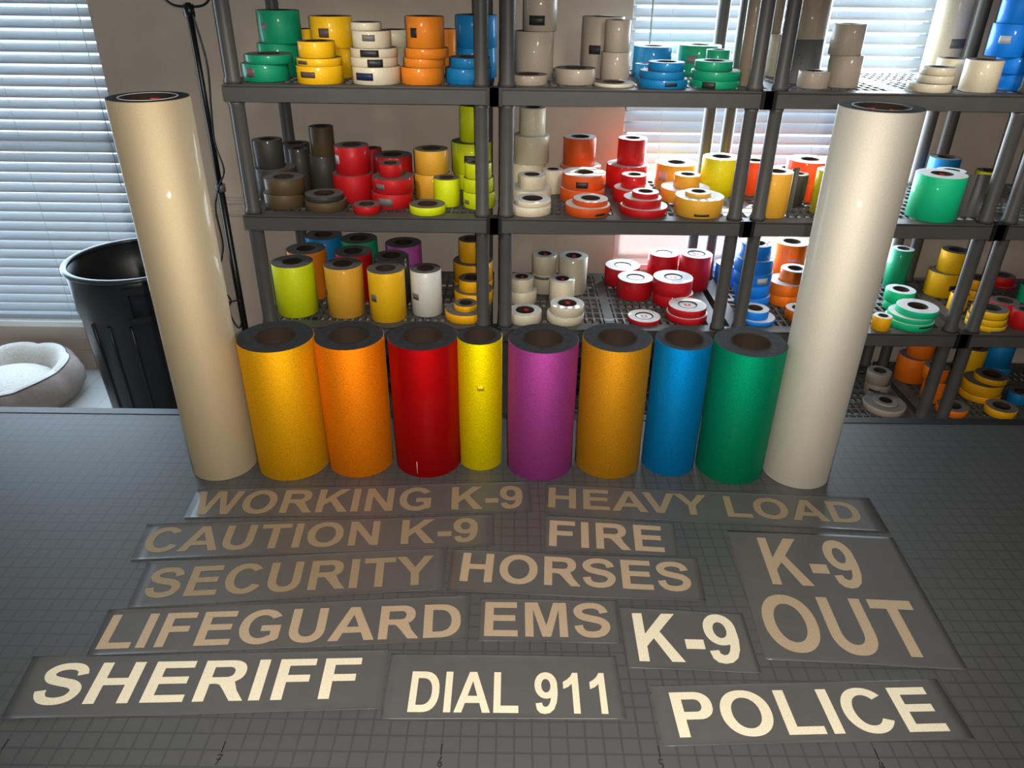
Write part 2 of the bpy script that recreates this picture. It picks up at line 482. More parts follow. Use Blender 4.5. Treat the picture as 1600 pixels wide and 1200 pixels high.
# ------------------------------------------------------------------ reflective tape rolls
COL = {'green': (0.0, .30, .14), 'yellow': (.95, .52, .0), 'cream': (.72, .63, .45), 'orange': (.85, .24, .008),
       'blue': (.0, .20, .48), 'bronze': (.10, .063, .025), 'pewter': (.042, .036, .029), 'red': (.55, .003, .006),
       'gold': (.80, .40, .03), 'lime': (.72, .80, .0), 'white': (.75, .73, .66), 'purple': (.40, .06, .29), 'amber': (.98, .46, .0),
       'silver': (.44, .36, .28), 'tan': (.24, .18, .13), 'vermilion': (.68, .085, .004), 'citron': (.72, .62, .0), 'crimson': (.60, .003, .012),
       'azure': (.0, .24, .90), 'tangerine': (.98, .20, .002), 'emerald': (.0, .56, .24), 'scarlet': (1.0, .075, .004)}
WORD = {'cream': 'off-white', 'bronze': 'brown', 'pewter': 'dark grey', 'tan': 'brown-grey', 'vermilion': 'orange-red', 'citron': 'greenish-yellow',
        'crimson': 'red', 'azure': 'bright blue', 'tangerine': 'orange', 'emerald': 'bright green', 'scarlet': 'vivid red-orange', 'amber': 'orange-yellow'}
FILM = {k: vary(mat('reflective_film_' + k, c, 0.6, metal=.1, spec=0.4, coat=0.28, coat_rough=0.03), 260, 0.9, 1.06, detail=3) for k, c in COL.items()}
END = {'grey': vary(mat('shaded_grey_liner_edge', (0.13, 0.125, 0.12), 0.6, spec=0.3), 40, 0.85, 1.1, stretch=(1, 1, .1)),  # liner tone darkened for rolls the window light does not reach
       'pale': vary(mat('lit_pale_liner_edge', (0.62, 0.62, 0.62), 0.5, spec=0.3), 40, 0.92, 1.05, stretch=(1, 1, .1)),  # lighter copy of the liner, window light put into its tone
       'dark': vary(mat('dark_liner_edge', (0.034, 0.034, 0.036), 0.7, spec=0.2), 90, 0.8, 1.25, stretch=(1, 1, .1))}
card_m = mat('brown_cardboard_core', (0.030, 0.018, 0.011), 0.8, spec=0.2)
white_m = mat('white_core_label', (0.75, 0.74, 0.72), 0.5)
redlab_m = mat('red_core_print', (0.55, 0.02, 0.04), 0.5)
STICK = {'grey': (.16, .15, .14), 'black': (.02, .02, .02), 'brown': (.10, .07, .055), 'mauve': (.16, .11, .11), 'navy': (.01, .02, .07),
         'silverlabel': (.55, .55, .55), 'pinklabel': (.60, .38, .36)}
STICK = {k: mat('sticker_' + k, c, .5) for k, c in STICK.items()}

def roll_mesh(r, h, rc, n, film, end):
    bm = bmesh.new()
    b_ = min(.04, h * .1)
    prof = [(rc, 0), (r - b_, 0), (r, b_), (r, h - b_), (r - b_, h), (rc, h)]
    lathe(bm, prof, n, closed=True, segs_mat=[1, 0, 0, 0, 1, 2], segs_smooth=[False, True, True, True, False, True])
    bmesh.ops.recalc_face_normals(bm, faces=bm.faces[:])
    me = to_mesh(bm, 'film_roll')
    for m in (film, end, card_m): me.materials.append(m)
    return me

def core(parent, rc, h, n=28):
    bm = bmesh.new()
    lathe(bm, [(rc - .14, .0), (rc - .004, .0), (rc - .004, h + .02), (rc - .14, h + .02)], n, closed=True, segs_smooth=[False, True, False, True])
    bmesh.ops.recalc_face_normals(bm, faces=bm.faces[:])
    return link('core', to_mesh(bm, 'core'), [card_m], parent)

def patch(parent, name, r, ang, z, wd, ht, m, lab=None):
    """thin label wrapped on the roll, ang in degrees from the front"""
    bm = bmesh.new()
    n = 6
    half = wd / r / 2
    a0 = math.radians(ang - 90)
    ins, outs = [], []
    for k in range(n + 1):
        a = a0 - half + 2 * half * k / n
        for ring, rr in ((ins, r - .005), (outs, r + .015)):
            ring.append([bm.verts.new((rr * math.cos(a) * S, rr * math.sin(a) * S, zz * S)) for zz in (z - ht / 2, z + ht / 2)])
    for k in range(n):
        f = bm.faces.new((outs[k][0], outs[k + 1][0], outs[k + 1][1], outs[k][1])); f.smooth = True
        bm.faces.new((outs[k][1], outs[k + 1][1], ins[k + 1][1], ins[k][1]))
        bm.faces.new((outs[k][0], ins[k][0], ins[k + 1][0], outs[k + 1][0]))
    for k in (0, n): bm.faces.new((outs[k][0], outs[k][1], ins[k][1], ins[k][0]))
    bmesh.ops.recalc_face_normals(bm, faces=bm.faces[:])
    o = link(name, to_mesh(bm, name), [m], parent)
    if lab: o['label'] = lab
    return o

def end_label(parent, rc, h, ang, m):
    """small printed mark inside the top of the core"""
    bm = bmesh.new()
    a0 = math.radians(ang)
    r = rc - .15
    q = []
    for k in range(5):
        a = a0 - .25 + .5 * k / 4
        q.append([bm.verts.new((r * math.cos(a) * S, r * math.sin(a) * S, zz * S)) for zz in (h - .75, h - .3)])
    for k in range(4): bm.faces.new((q[k][1], q[k + 1][1], q[k + 1][0], q[k][0]))
    o = link('core_label', to_mesh(bm, 'core_label'), [m], parent); o['label'] = 'red print inside the core'

def plug(parent, rc, h):
    """white core insert with a red printed mark"""
    bm = bmesh.new()
    lathe(bm, [(0, h - .12), (rc - .15, h - .12), (rc - .15, h - .2), (0, h - .2)], 24, segs_smooth=[False, True, False])
    bmesh.ops.recalc_face_normals(bm, faces=bm.faces[:])
    o = link('core_plug', to_mesh(bm, 'core_plug'), [white_m], parent); o['label'] = 'white core plug'
    bm = bmesh.new()
    for (a, b_) in ((-.32, .08), (.06, .12)):
        box(bm, a * 1.6, b_ - .15, h - .119, a * 1.6 + .42, b_ + .3, h - .112)
    box(bm, -.5, -.42, h - .119, .5, -.2, h - .112)
    p = link('print', to_mesh(bm, 'print'), [redlab_m], o); p['label'] = 'small red print'

def flap(parent, r, h, length, bend, a_deg, m, lab):
    """loose end of the liner peeling off the right side of a roll"""
    bm = bmesh.new()
    a = math.radians(a_deg)
    p = Vector((r * math.cos(a), r * math.sin(a), 0))
    d = Vector((-math.sin(a), math.cos(a), 0))
    pts = []
    n = 8
    for k in range(n + 1):
        t = k / n * length
        pts.append(p.copy())
        d.rotate(Matrix.Rotation(bend / n, 3, 'Z'))
        p = p + d * length / n
    lo, hi = [], []
    for q in pts:
        nrm = Vector((q.x, q.y, 0)).normalized() * .02
        lo.append([bm.verts.new(((q.x + s * nrm.x) * S, (q.y + s * nrm.y) * S, .06 * S)) for s in (0, 1)])
        hi.append([bm.verts.new(((q.x + s * nrm.x) * S, (q.y + s * nrm.y) * S, (h - .05) * S)) for s in (0, 1)])
    for k in range(n):
        for s in (0, 1):
            f = bm.faces.new((lo[k][s], lo[k + 1][s], hi[k + 1][s], hi[k][s])); f.smooth = True
        bm.faces.new((hi[k][0], hi[k + 1][0], hi[k + 1][1], hi[k][1]))
    bmesh.ops.recalc_face_normals(bm, faces=bm.faces[:])
    o = link('liner_flap', to_mesh(bm, 'liner_flap'), [m], parent); o['label'] = lab

liner_m = mat('grey_release_liner', (0.11, 0.105, 0.10), 0.45)

# --- the ten large rolls standing in a row on the table: x, front y, radius, height, film
BIGF = {}
def bigfilm(k, c, coat, rough=.38, lo=.72, hi=1.16):
    return vary(mat('large_roll_film_' + k, [min(1, q * 1.27) for q in c], rough, metal=.85, spec=.2, coat=coat * .28, coat_rough=.015), 620, lo, hi, detail=4, contrast=(.35, .65))
BIG = [
    ('tall_l', -21.07, 24.47, 2.66, 29.9, (.50, .41, .27), .8, 'tall cream reflective roll standing at the left end of the row'),
    ('gold_l', -15.17, 24.58, 3.00, 12, (.62, .32, .004), .15, 'golden yellow roll beside the tall left roll, first of the short ones'),
    ('orange', -9.39, 25.15, 2.77, 12, (.68, .20, .003), .15, 'orange roll between the golden yellow and the red roll'),
    ('red', -3.51, 25.27, 2.80, 12, (.34, .001, .002), .5, 'large red roll between the orange and the narrow yellow roll'),
    ('yellow', 1.04, 26.38, 1.83, 12, (.66, .54, .0), .15, 'narrow bright yellow roll between the red and the purple roll'),
    ('purple', 6.17, 25.01, 2.82, 12, (.30, .046, .22), .15, 'purple roll between the narrow yellow and the ochre roll'),
    ('ochre', 12.10, 25.41, 2.78, 12, (.47, .215, .008), .15, 'ochre gold roll between the purple and the blue roll'),
    ('blue', 17.45, 25.88, 2.26, 12, (.0, .18, .42), .3, 'blue roll between the ochre and the green roll'),
    ('green', 22.69, 24.81, 2.84, 12, (.0, .215, .105), .3, 'large green roll, last short one beside the tall right roll'),
    ('tall_r', 28.34, 24.30, 2.76, 29.9, (.57, .53, .45), .6, 'tall white reflective roll standing at the right end of the row')]
for k, x, yf, r, h, c, coat, lab in BIG:
    tall = h > 20
    rc = 1.62 if r > 2 else 1.32
    me = roll_mesh(r, h, rc, 96, bigfilm(k, c, coat, lo=.95 if tall else .74, hi=1.05 if tall else 1.14, rough=.77 if tall else .72), END['dark'])
    o = link('reflective_film_roll', me, [], loc=V(x, yf + r, 0.01))
    tag(o, lab, 'roll', 'tall rolls at the row ends' if tall else 'short rolls in a row on the table')
    core(o, rc, h, 48)
    if tall:
        bm = bmesh.new()
        lathe(bm, [(rc + .18, h + .005), (rc + .30, h + .005), (rc + .30, h + .03), (rc + .18, h + .03)], 48, closed=True)
        bmesh.ops.recalc_face_normals(bm, faces=bm.faces[:])
        q = link('core_ring', to_mesh(bm, 'ring'), [END['pale'] if k == 'tall_l' else liner_m], o); q['label'] = 'pale ring of liner around the core'
        end_label(o, rc, h, 95, redlab_m)
        if k == 'tall_r': end_label(o, rc, h, 30, redlab_m)
    if k == 'red': patch(o, 'fold', r, -14, 1.0, .05, 1.2, STICK['pinklabel'], 'short scuff near the foot')
    if k == 'yellow':
        patch(o, 'smudge', r, 4, 8.1, .55, .45, mat('smudge', (.72, .59, .01), .68, metal=.85), 'faint round smudge')

# --- the rolls on the racks: shelf, rack, stack, liner, [x, y, z, radius, height, film, sticker(angle, height share, w, h, colour)]
STACKS = [
 ('C', 3, 'front stack', 'pale', [(65.74, 81.05, -9.8, 3.55, 1.09, 'emerald', (20.5, 0.66, 2.73, 0.31, 'black')), (65.84, 81.05, -8.7, 3.35, 0.75, 'emerald', None), (66.52, 81.05, -7.94, 3.02, 1.04, 'emerald', None)]),
 ('C', 4, 'front stack beside post', None, [(77.56, 80.55, -9.8, 2.85, 0.82, 'yellow', (15.8, 0.16, 2.87, 0.26, 'grey')), (77.44, 80.55, -8.97, 2.75, 1.0, 'yellow', None), (77.52, 80.55, -7.96, 2.57, 1.18, 'yellow', None)]),
 ('A', 3, 'flat stepped stack', None, [(58.78, 80.22, 24.4, 2.72, 1.03, 'cream', None), (59.37, 80.22, 25.44, 2.2, 0.94, 'cream', None), (59.47, 80.22, 26.39, 2.04, 0.95, 'cream', None)]),
 ('B', 3, 'front roll right of tall white roll', None, [(64.3, 80.86, 7.2, 3.36, 6.17, 'emerald', None)]),
 ('B', 2, 'flat front pair at left end', None, [(6.11, 80.72, 7.2, 3.02, 1.25, 'cream', None), (6.42, 80.72, 8.46, 2.67, 0.69, 'cream', None)]),
 ('C', 3, 'roll beside tall white roll', None, [(60.4, 78.86, -9.8, 1.36, 2.15, 'amber', None)]),
 ('B', 1, 'thin flat roll on front edge', None, [(-8.64, 80.09, 7.2, 2.59, 1.14, 'lime', None)]),
 ('B', 2, 'flat front pair', None, [(14.42, 80.75, 7.2, 3.25, 1.29, 'vermilion', (29.9, 0.33, 1.71, 0.33, 'black')), (14.78, 80.75, 8.5, 2.5, 0.78, 'vermilion', None)]),
 ('A', 1, 'front stack', None, [(-22.24, 80.62, 24.4, 3.04, 2.15, 'yellow', (-20.0, 0.54, 2.2, 0.72, 'brown')), (-22.16, 80.62, 26.56, 2.95, 0.92, 'yellow', (-36.0, 0.47, 1.78, 0.43, 'brown')), (-22.35, 80.62, 27.49, 2.4, 1.93, 'yellow', None)]),
 ('B', 1, 'smallest roll on front edge', None, [(-17.26, 79.52, 7.2, 1.93, 1.16, 'red', None)]),
 ('A', 2, 'front stack', None, [(23.43, 80.98, 24.4, 3.28, 1.05, 'blue', (10.7, 0.5, 1.68, 0.43, 'black')), (23.29, 80.98, 25.46, 2.99, 0.95, 'blue', None), (23.72, 80.98, 26.43, 2.37, 1.03, 'blue', None)]),
 ('B', 2, 'stepped front stack', None, [(22.61, 81.15, 7.2, 3.41, 1.1, 'red', None), (22.3, 81.15, 8.31, 2.75, 1.19, 'red', None), (22.67, 81.15, 9.5, 1.91, 0.76, 'red', None)]),
 ('A', 1, 'five-high stack', None, [(-14.78, 80.96, 24.4, 3.17, 2.11, 'cream', (-23.3, 0.47, 2.64, 0.91, 'navy')), (-14.97, 80.96, 26.52, 3.1, 1.12, 'cream', (11.3, 0.45, 2.02, 0.95, 'black')), (-14.89, 80.96, 27.65, 3.08, 1.07, 'cream', (-3.2, 0.49, 2.48, 0.85, 'black')), (-15.09, 80.96, 28.73, 2.53, 2.0, 'cream', (-0.6, 0.61, 1.65, 0.76, 'grey')), (-15.7, 80.96, 30.74, 1.99, 0.94, 'cream', None)]),
 ('B', 2, 'front pair', None, [(30.55, 81.35, 7.2, 3.48, 2.55, 'gold', (-2.9, 0.19, 2.17, 0.33, 'black')), (30.3, 81.35, 9.76, 1.85, 0.54, 'gold', None)]),
 ('C', 1, 'flat front pair by the post', None, [(-3.57, 81.52, -9.8, 3.2, 1.35, 'amber', None), (-3.54, 81.52, -8.44, 1.81, 0.92, 'amber', None)]),
 ('C', 2, 'flat roll beside left post', 'pale', [(5.71, 80.61, -9.8, 2.6, 1.58, 'cream', None)]),
 ('C', 2, 'flat front pair in sunlight', 'pale', [(12.02, 80.92, -9.8, 2.89, 1.24, 'cream', None), (12.22, 80.92, -8.55, 2.62, 1.45, 'cream', None)]),
 ('A', 2, 'thinnest roll on front edge', None, [(16.98, 81.0, 24.4, 2.71, 0.45, 'cream', None)]),
 ('A', 3, 'short broad roll', None, [(65.57, 80.66, 24.4, 2.29, 3.86, 'cream', None)]),
 ('C', 1, 'front row, third', None, [(-15.55, 81.18, -9.8, 2.81, 7.91, 'yellow', (-38.3, 0.49, 1.13, 1.13, 'grey'))]),
 ('A', 2, 'front stack', None, [(30.63, 81.73, 24.4, 3.33, 0.95, 'green', (-26.8, 0.39, 1.79, 1.01, 'black')), (30.65, 81.73, 25.36, 3.29, 1.1, 'green', None), (30.2, 81.73, 26.47, 2.5, 1.12, 'green', None)]),
 ('A', 1, 'four-high stack', None, [(-8.67, 81.26, 24.4, 2.85, 2.06, 'orange', None), (-8.35, 81.26, 26.47, 2.71, 1.1, 'orange', None), (-7.99, 81.26, 27.58, 2.86, 1.18, 'orange', None), (-8.09, 81.26, 28.77, 2.47, 3.7, 'orange', (-32.4, 0.49, 1.0, 1.14, 'black'))]),
 ('B', 1, 'flat front pair', None, [(-23.55, 81.5, 7.2, 3.01, 1.3, 'bronze', None), (-23.69, 81.5, 8.51, 2.76, 0.78, 'pewter', None)]),
 ('C', 4, 'front roll at frame edge', None, [(82.94, 80.33, -9.8, 1.79, 2.84, 'red', None)]),
 ('C', 2, 'thin disc on front edge', 'pale', [(24.36, 81.13, -9.8, 2.56, 0.62, 'crimson', None)]),
 ('B', 3, 'front roll beside left post', None, [(40.91, 80.88, 7.2, 2.3, 6.21, 'gold', None)]),
 ('C', 3, 'flat front pair', 'pale', [(42.06, 81.6, -9.8, 2.83, 0.66, 'azure', None), (41.62, 81.6, -9.13, 2.15, 1.31, 'azure', None)]),
 ('C', 2, 'flat front pair', 'pale', [(31.2, 82.25, -9.8, 3.21, 0.97, 'crimson', None), (31.19, 82.25, -8.82, 2.96, 1.16, 'crimson', None)]),
 ('A', 2, 'thin flat roll by the post', None, [(5.52, 81.84, 24.4, 2.53, 1.22, 'silver', None)]),
 ('A', 1, 'front stack at left end', None, [(-29.95, 82.41, 24.4, 3.04, 2.16, 'green', (-27.2, 0.53, 1.51, 1.17, 'mauve')), (-29.3, 82.41, 26.57, 3.09, 1.09, 'green', None)]),
 ('A', 1, 'front pair by the post', None, [(-2.6, 82.46, 24.4, 3.06, 1.92, 'blue', None), (-2.4, 82.46, 26.33, 2.72, 1.25, 'blue', None)]),
 ('B', 1, 'front pair at left end', None, [(-29.81, 82.45, 7.2, 2.85, 2.05, 'bronze', None), (-29.53, 82.45, 9.26, 2.82, 2.07, 'bronze', None)]),
 ('C', 1, 'front row, second', None, [(-22.34, 82.66, -9.8, 2.91, 7.97, 'gold', (-58.2, 0.49, 0.4, 0.97, 'grey'))]),
 ('C', 1, 'front row, leftmost', None, [(-30.13, 82.95, -9.8, 3.17, 8.15, 'lime', None)]),
 ('A', 3, 'short roll', None, [(43.88, 81.93, 24.4, 2.02, 2.08, 'silver', None)]),
 ('A', 2, 'short roll', None, [(11.86, 83.13, 24.4, 2.78, 1.95, 'silver', None)]),
 ('D', 4, 'flat front roll', None, [(86.65, 82.71, -26.9, 2.46, 1.33, 'amber', None)]),
 ('D', 4, 'flat front roll', None, [(78.5, 82.88, -26.9, 2.44, 1.23, 'tangerine', None)]),
 ('D', 3, 'flat front disc with ring', None, [(67.4, 83.84, -26.9, 3.39, 1.16, 'silver', None), (67.48, 83.84, -25.73, 2.0, 0.35, 'silver', None)]),
 ('C', 3, 'low front roll by tall white roll', None, [(48.96, 82.57, -9.8, 2.11, 1.68, 'tangerine', None)]),
 ('B', 1, 'stack with a narrow top roll', None, [(-14.16, 83.52, 7.2, 3.0, 2.14, 'red', (-12.2, 0.49, 2.13, 1.12, 'grey')), (-13.96, 83.52, 9.35, 3.02, 2.09, 'red', (-30.2, 0.49, 1.48, 0.79, 'grey')), (-14.15, 83.52, 11.45, 1.7, 1.8, 'red', None)]),
 ('A', 3, 'stack at frame edge', None, [(71.81, 83.03, 24.4, 2.43, 2.07, 'azure', None), (71.11, 83.03, 26.48, 2.41, 2.02, 'azure', None), (69.29, 83.03, 28.51, 2.39, 3.93, 'azure', (-42.8, 0.53, 1.39, 0.93, 'silverlabel')), (69.32, 83.03, 32.45, 2.13, 3.99, 'azure', None)]),
 ('B', 3, 'roll beside tall white roll', None, [(49.33, 82.66, 7.2, 1.95, 6.14, 'citron', None)]),
 ('C', 1, 'front row, fourth', None, [(-9.75, 83.19, -9.8, 2.41, 7.23, 'white', (-39.0, 0.45, 1.26, 0.98, 'grey'))]),
 ('B', 1, 'single upright roll', None, [(-6.17, 84.06, 7.2, 1.95, 3.96, 'lime', None)]),
 ('A', 2, 'tall roll beside right front post', None, [(35.07, 82.94, 24.4, 1.14, 13.18, 'tan', None)]),
 ('B', 1, 'front stack beside the post', None, [(-1.37, 83.46, 7.2, 2.33, 2.28, 'lime', (-48.5, 0.41, 1.02, 0.59, 'grey')), (-1.44, 83.46, 9.49, 2.18, 1.93, 'lime', None), (-1.43, 83.46, 11.43, 1.92, 2.13, 'lime', None)]),
 ('A', 3, 'upright pair', None, [(48.39, 83.41, 24.4, 2.17, 3.98, 'silver', None), (47.97, 83.41, 28.39, 2.1, 3.76, 'silver', None)]),
 ('B', 1, 'tall pair', None, [(-20.39, 86.66, 7.2, 2.96, 3.92, 'red', None), (-20.24, 86.66, 11.13, 2.53, 3.96, 'red', (-50.7, 0.54, 1.08, 1.29, 'silverlabel'))]),
 ('A', 2, 'tall pair at left end', None, [(6.32, 87.12, 24.4, 2.69, 6.15, 'silver', None), (7.02, 87.12, 30.56, 2.27, 6.19, 'silver', (-13.6, 0.22, 2.23, 1.19, 'black'))]),
 ('B', 1, 'back pair at left end', None, [(-32.27, 87.93, 7.2, 3.0, 4.28, 'pewter', None), (-32.89, 87.93, 11.49, 2.14, 4.01, 'pewter', None)]),
 ('D', 4, 'front stepped stack', None, [(86.36, 88.62, -26.9, 3.3, 1.24, 'amber', None), (86.35, 88.62, -25.65, 3.19, 1.95, 'amber', None), (87.37, 88.62, -23.69, 2.59, 1.01, 'amber', None)]),
 ('C', 1, 'middle pair by the post', None, [(-2.62, 88.03, -9.8, 3.17, 2.07, 'amber', None), (-2.85, 88.03, -7.72, 2.21, 1.87, 'amber', None)]),
 ('A', 1, 'tall pair behind front stack', None, [(-21.92, 86.61, 24.4, 2.86, 3.82, 'yellow', None), (-21.51, 86.61, 28.23, 2.84, 3.85, 'yellow', (-10.4, 0.49, 1.44, 1.14, 'brown'))]),
 ('A', 1, 'tall pair behind low green stack', None, [(-29.65, 88.31, 24.4, 2.75, 4.15, 'green', None), (-29.03, 88.31, 28.56, 2.85, 4.1, 'green', (-32.6, 0.53, 1.13, 0.75, 'grey'))]),
 ('C', 4, 'middle roll', None, [(82.87, 85.5, -9.8, 2.11, 2.2, 'red', None)]),
 ('B', 1, 'pair behind flat lime roll', None, [(-8.65, 88.22, 7.2, 2.69, 3.77, 'gold', None), (-8.66, 88.22, 10.98, 2.54, 3.42, 'gold', None)]),
 ('D', 3, 'stack behind the flat front disc', None, [(68.5, 89.29, -26.9, 2.11, 0.35, 'silver', None), (68.43, 89.29, -26.54, 2.1, 1.83, 'silver', (-35.4, 0.43, 1.94, 0.42, 'black')), (68.12, 89.29, -24.7, 1.98, 2.14, 'silver', None)]),
 ('C', 3, 'middle pair behind front stack', 'pale', [(66.86, 87.02, -9.8, 2.34, 1.43, 'emerald', None), (66.54, 87.02, -8.36, 2.26, 1.86, 'emerald', None)]),
 ('B', 2, 'middle pair', None, [(30.1, 88.74, 7.2, 3.7, 1.89, 'gold', None), (30.15, 88.74, 9.1, 1.96, 1.91, 'gold', None)]),
 ('B', 2, 'middle pair', None, [(14.19, 87.96, 7.2, 3.4, 1.91, 'vermilion', None), (14.31, 87.96, 9.12, 3.3, 2.18, 'vermilion', (-8.9, 0.42, 1.79, 0.9, 'black'))]),
 ('A', 2, 'narrow pair', None, [(17.68, 86.62, 24.4, 2.05, 3.71, 'silver', None), (17.66, 86.62, 28.12, 1.74, 3.94, 'silver', None)]),
 ('C', 1, 'second row', None, [(-15.61, 87.54, -9.8, 2.72, 7.7, 'pewter', None)]),
 ('D', 4, 'pair between the posts', None, [(77.41, 87.34, -26.9, 2.03, 3.97, 'tangerine', None), (76.63, 87.34, -22.92, 2.01, 2.44, 'tangerine', None)]),
 ('B', 2, 'middle pair', None, [(21.85, 87.81, 7.2, 2.89, 1.98, 'red', None), (21.91, 87.81, 9.19, 1.89, 1.91, 'red', None)]),
 ('D', 4, 'short roll at frame edge', None, [(91.92, 86.67, -26.9, 1.7, 2.03, 'blue', None)]),
 ('A', 3, 'short roll behind flat stack', None, [(64.61, 86.91, 24.4, 1.91, 3.44, 'cream', None)]),
 ('B', 3, 'roll behind gold one', None, [(46.09, 86.6, 7.2, 1.6, 4.6, 'pewter', None)]),
 ('C', 2, 'front row pair', 'pale', [(30.15, 88.71, -9.8, 3.25, 1.84, 'crimson', None), (29.9, 88.71, -7.95, 3.22, 2.43, 'crimson', None)]),
 ('B', 2, 'middle pair at left end', None, [(6.24, 88.44, 7.2, 3.24, 1.64, 'cream', None), (6.47, 88.44, 8.85, 2.12, 1.89, 'cream', None)]),
 ('C', 2, 'upright roll in middle', 'pale', [(11.76, 87.46, -9.8, 2.04, 4.22, 'cream', None)]),
 ('C', 4, 'short roll seen left of the posts', None, [(76.32, 86.97, -9.8, 1.4, 2.81, 'yellow', None)]),
 ('C', 2, 'front row, left', 'pale', [(24.23, 91.39, -9.8, 2.97, 3.15, 'crimson', None)]),
 ('C', 3, 'four-high stack beside left post', 'pale', [(43.24, 88.55, -9.8, 2.78, 1.74, 'azure', None), (42.89, 88.55, -8.05, 2.88, 2.09, 'azure', None), (42.69, 88.55, -5.95, 3.0, 1.91, 'azure', (16.1, 0.48, 1.85, 0.96, 'silverlabel')), (42.52, 88.55, -4.03, 3.01, 2.19, 'azure', None), (42.5, 88.55, -1.83, 2.37, 2.23, 'azure', None)]),
 ('C', 2, 'pair beside left post', 'pale', [(5.42, 88.11, -9.8, 2.32, 2.09, 'cream', None), (5.2, 88.11, -7.7, 1.93, 2.13, 'cream', None)]),
 ('A', 1, 'tall pair behind the post', None, [(-1.83, 88.8, 24.4, 2.88, 3.89, 'blue', None), (-1.78, 88.8, 28.3, 2.87, 4.08, 'blue', None)]),
 ('C', 3, 'stepped stack', 'pale', [(49.24, 89.46, -9.8, 3.11, 1.86, 'tangerine', None), (48.89, 89.46, -7.93, 3.09, 1.86, 'tangerine', None), (49.74, 89.46, -6.07, 2.19, 2.02, 'tangerine', None)]),
 ('B', 1, 'narrow roll behind bronze pair', None, [(-29.56, 91.72, 7.2, 1.52, 6.28, 'pewter', None)]),
 ('B', 3, 'roll directly behind green roll', None, [(69.67, 88.08, 7.2, 2.08, 5.05, 'pewter', None)]),
 ('C', 1, 'second row', None, [(-21.98, 89.11, -9.8, 2.97, 7.81, 'red', None)]),
 ('D', 4, 'stack behind post', None, [(84.03, 93.52, -26.9, 1.96, 0.35, 'tangerine', None), (83.68, 93.52, -26.54, 1.95, 1.71, 'tangerine', None)]),
 ('B', 3, 'broad back roll', None, [(48.98, 90.64, 7.2, 3.22, 5.88, 'scarlet', None)]),
 ('C', 1, 'second row', None, [(-29.75, 89.79, -9.8, 3.13, 7.93, 'orange', None)]),
 ('A', 2, 'short narrow roll beside front stack', None, [(22.0, 88.3, 24.4, 1.3, 2.09, 'blue', None)]),
 ('A', 2, 'narrow upright roll behind front stack', None, [(32.33, 88.67, 24.4, 1.67, 3.99, 'green', None)]),
 ('C', 1, 'back stack by the post', None, [(-3.02, 94.71, -9.8, 3.36, 1.24, 'amber', None), (-2.99, 94.71, -8.55, 3.33, 3.39, 'amber', None), (-3.24, 94.71, -5.15, 2.14, 3.63, 'amber', None)]),
 ('A', 2, 'tall roll behind narrow pair', None, [(16.18, 91.58, 24.4, 2.98, 7.85, 'silver', (-26.5, 0.47, 1.74, 1.16, 'black'))]),
 ('B', 2, 'upright narrow roll', None, [(9.81, 91.91, 7.2, 1.64, 3.59, 'cream', None)]),
 ('D', 4, 'back pair', None, [(88.33, 95.61, -26.9, 2.24, 1.52, 'yellow', None), (87.61, 95.61, -25.37, 2.23, 4.66, 'yellow', None)]),
 ('B', 1, 'pair with a narrow top roll', None, [(-25.83, 91.28, 7.2, 2.11, 5.45, 'pewter', None), (-25.55, 91.28, 12.66, 1.79, 4.22, 'bronze', None)]),
 ('C', 4, 'back roll at frame edge', None, [(89.59, 90.7, -9.8, 1.14, 3.02, 'emerald', None)]),
 ('B', 2, 'broad roll beside right back posts', None, [(35.97, 92.44, 7.2, 2.86, 5.72, 'citron', None)]),
 ('C', 4, 'back stack beside post', None, [(82.27, 92.36, -9.8, 2.36, 0.35, 'amber', None), (82.03, 92.36, -9.44, 2.35, 1.42, 'amber', None), (81.9, 92.36, -8.01, 1.95, 1.7, 'amber', None)]),
 ('B', 4, 'roll beside post', None, [(84.06, 91.08, 7.2, 1.08, 1.46, 'amber', None)]),
 ('C', 2, 'tall roll beside back pair', 'pale', [(13.84, 92.81, -9.8, 2.38, 6.26, 'cream', None)]),
 ('C', 2, 'back pair', 'pale', [(9.06, 92.82, -9.8, 2.04, 3.34, 'cream', (-17.4, 0.85, 2.65, 0.47, 'grey')), (9.03, 92.82, -6.45, 2.02, 3.2, 'cream', None)]),
 ('B', 1, 'back row in clear wrap', None, [(-15.46, 94.05, 7.2, 3.05, 5.05, 'red', None)]),
 ('B', 3, 'roll behind left post', None, [(41.53, 93.14, 7.2, 2.14, 5.07, 'scarlet', None)]),
 ('C', 1, 'back row', None, [(-14.56, 94.15, -9.8, 2.97, 7.72, 'purple', None)]),
 ('C', 4, 'pair seen left of the posts', None, [(76.94, 93.9, -9.8, 2.53, 4.1, 'yellow', (23.9, 0.43, 2.02, 0.87, 'black')), (77.75, 93.9, -5.69, 2.2, 3.59, 'yellow', None)]),
 ('A', 1, 'back row', None, [(-27.12, 93.6, 24.4, 1.6, 5.62, 'yellow', None)]),
 ('A', 1, 'back row', None, [(-14.1, 94.04, 24.4, 2.04, 3.32, 'cream', None), (-13.92, 94.04, 27.73, 2.01, 2.33, 'cream', None)]),
 ('A', 1, 'back row', None, [(-6.4, 93.48, 24.4, 1.48, 5.87, 'orange', None)]),
 ('B', 1, 'tallest stack beside the post', None, [(-2.94, 94.96, 7.2, 2.96, 2.46, 'lime', None), (-3.02, 94.96, 9.67, 3.14, 4.64, 'lime', (-0.3, 0.51, 2.02, 1.15, 'black')), (-2.87, 94.96, 14.32, 1.94, 5.3, 'lime', None)]),
 ('A', 2, 'upright roll behind front stack', None, [(24.13, 94.83, 24.4, 2.83, 3.88, 'blue', None)]),
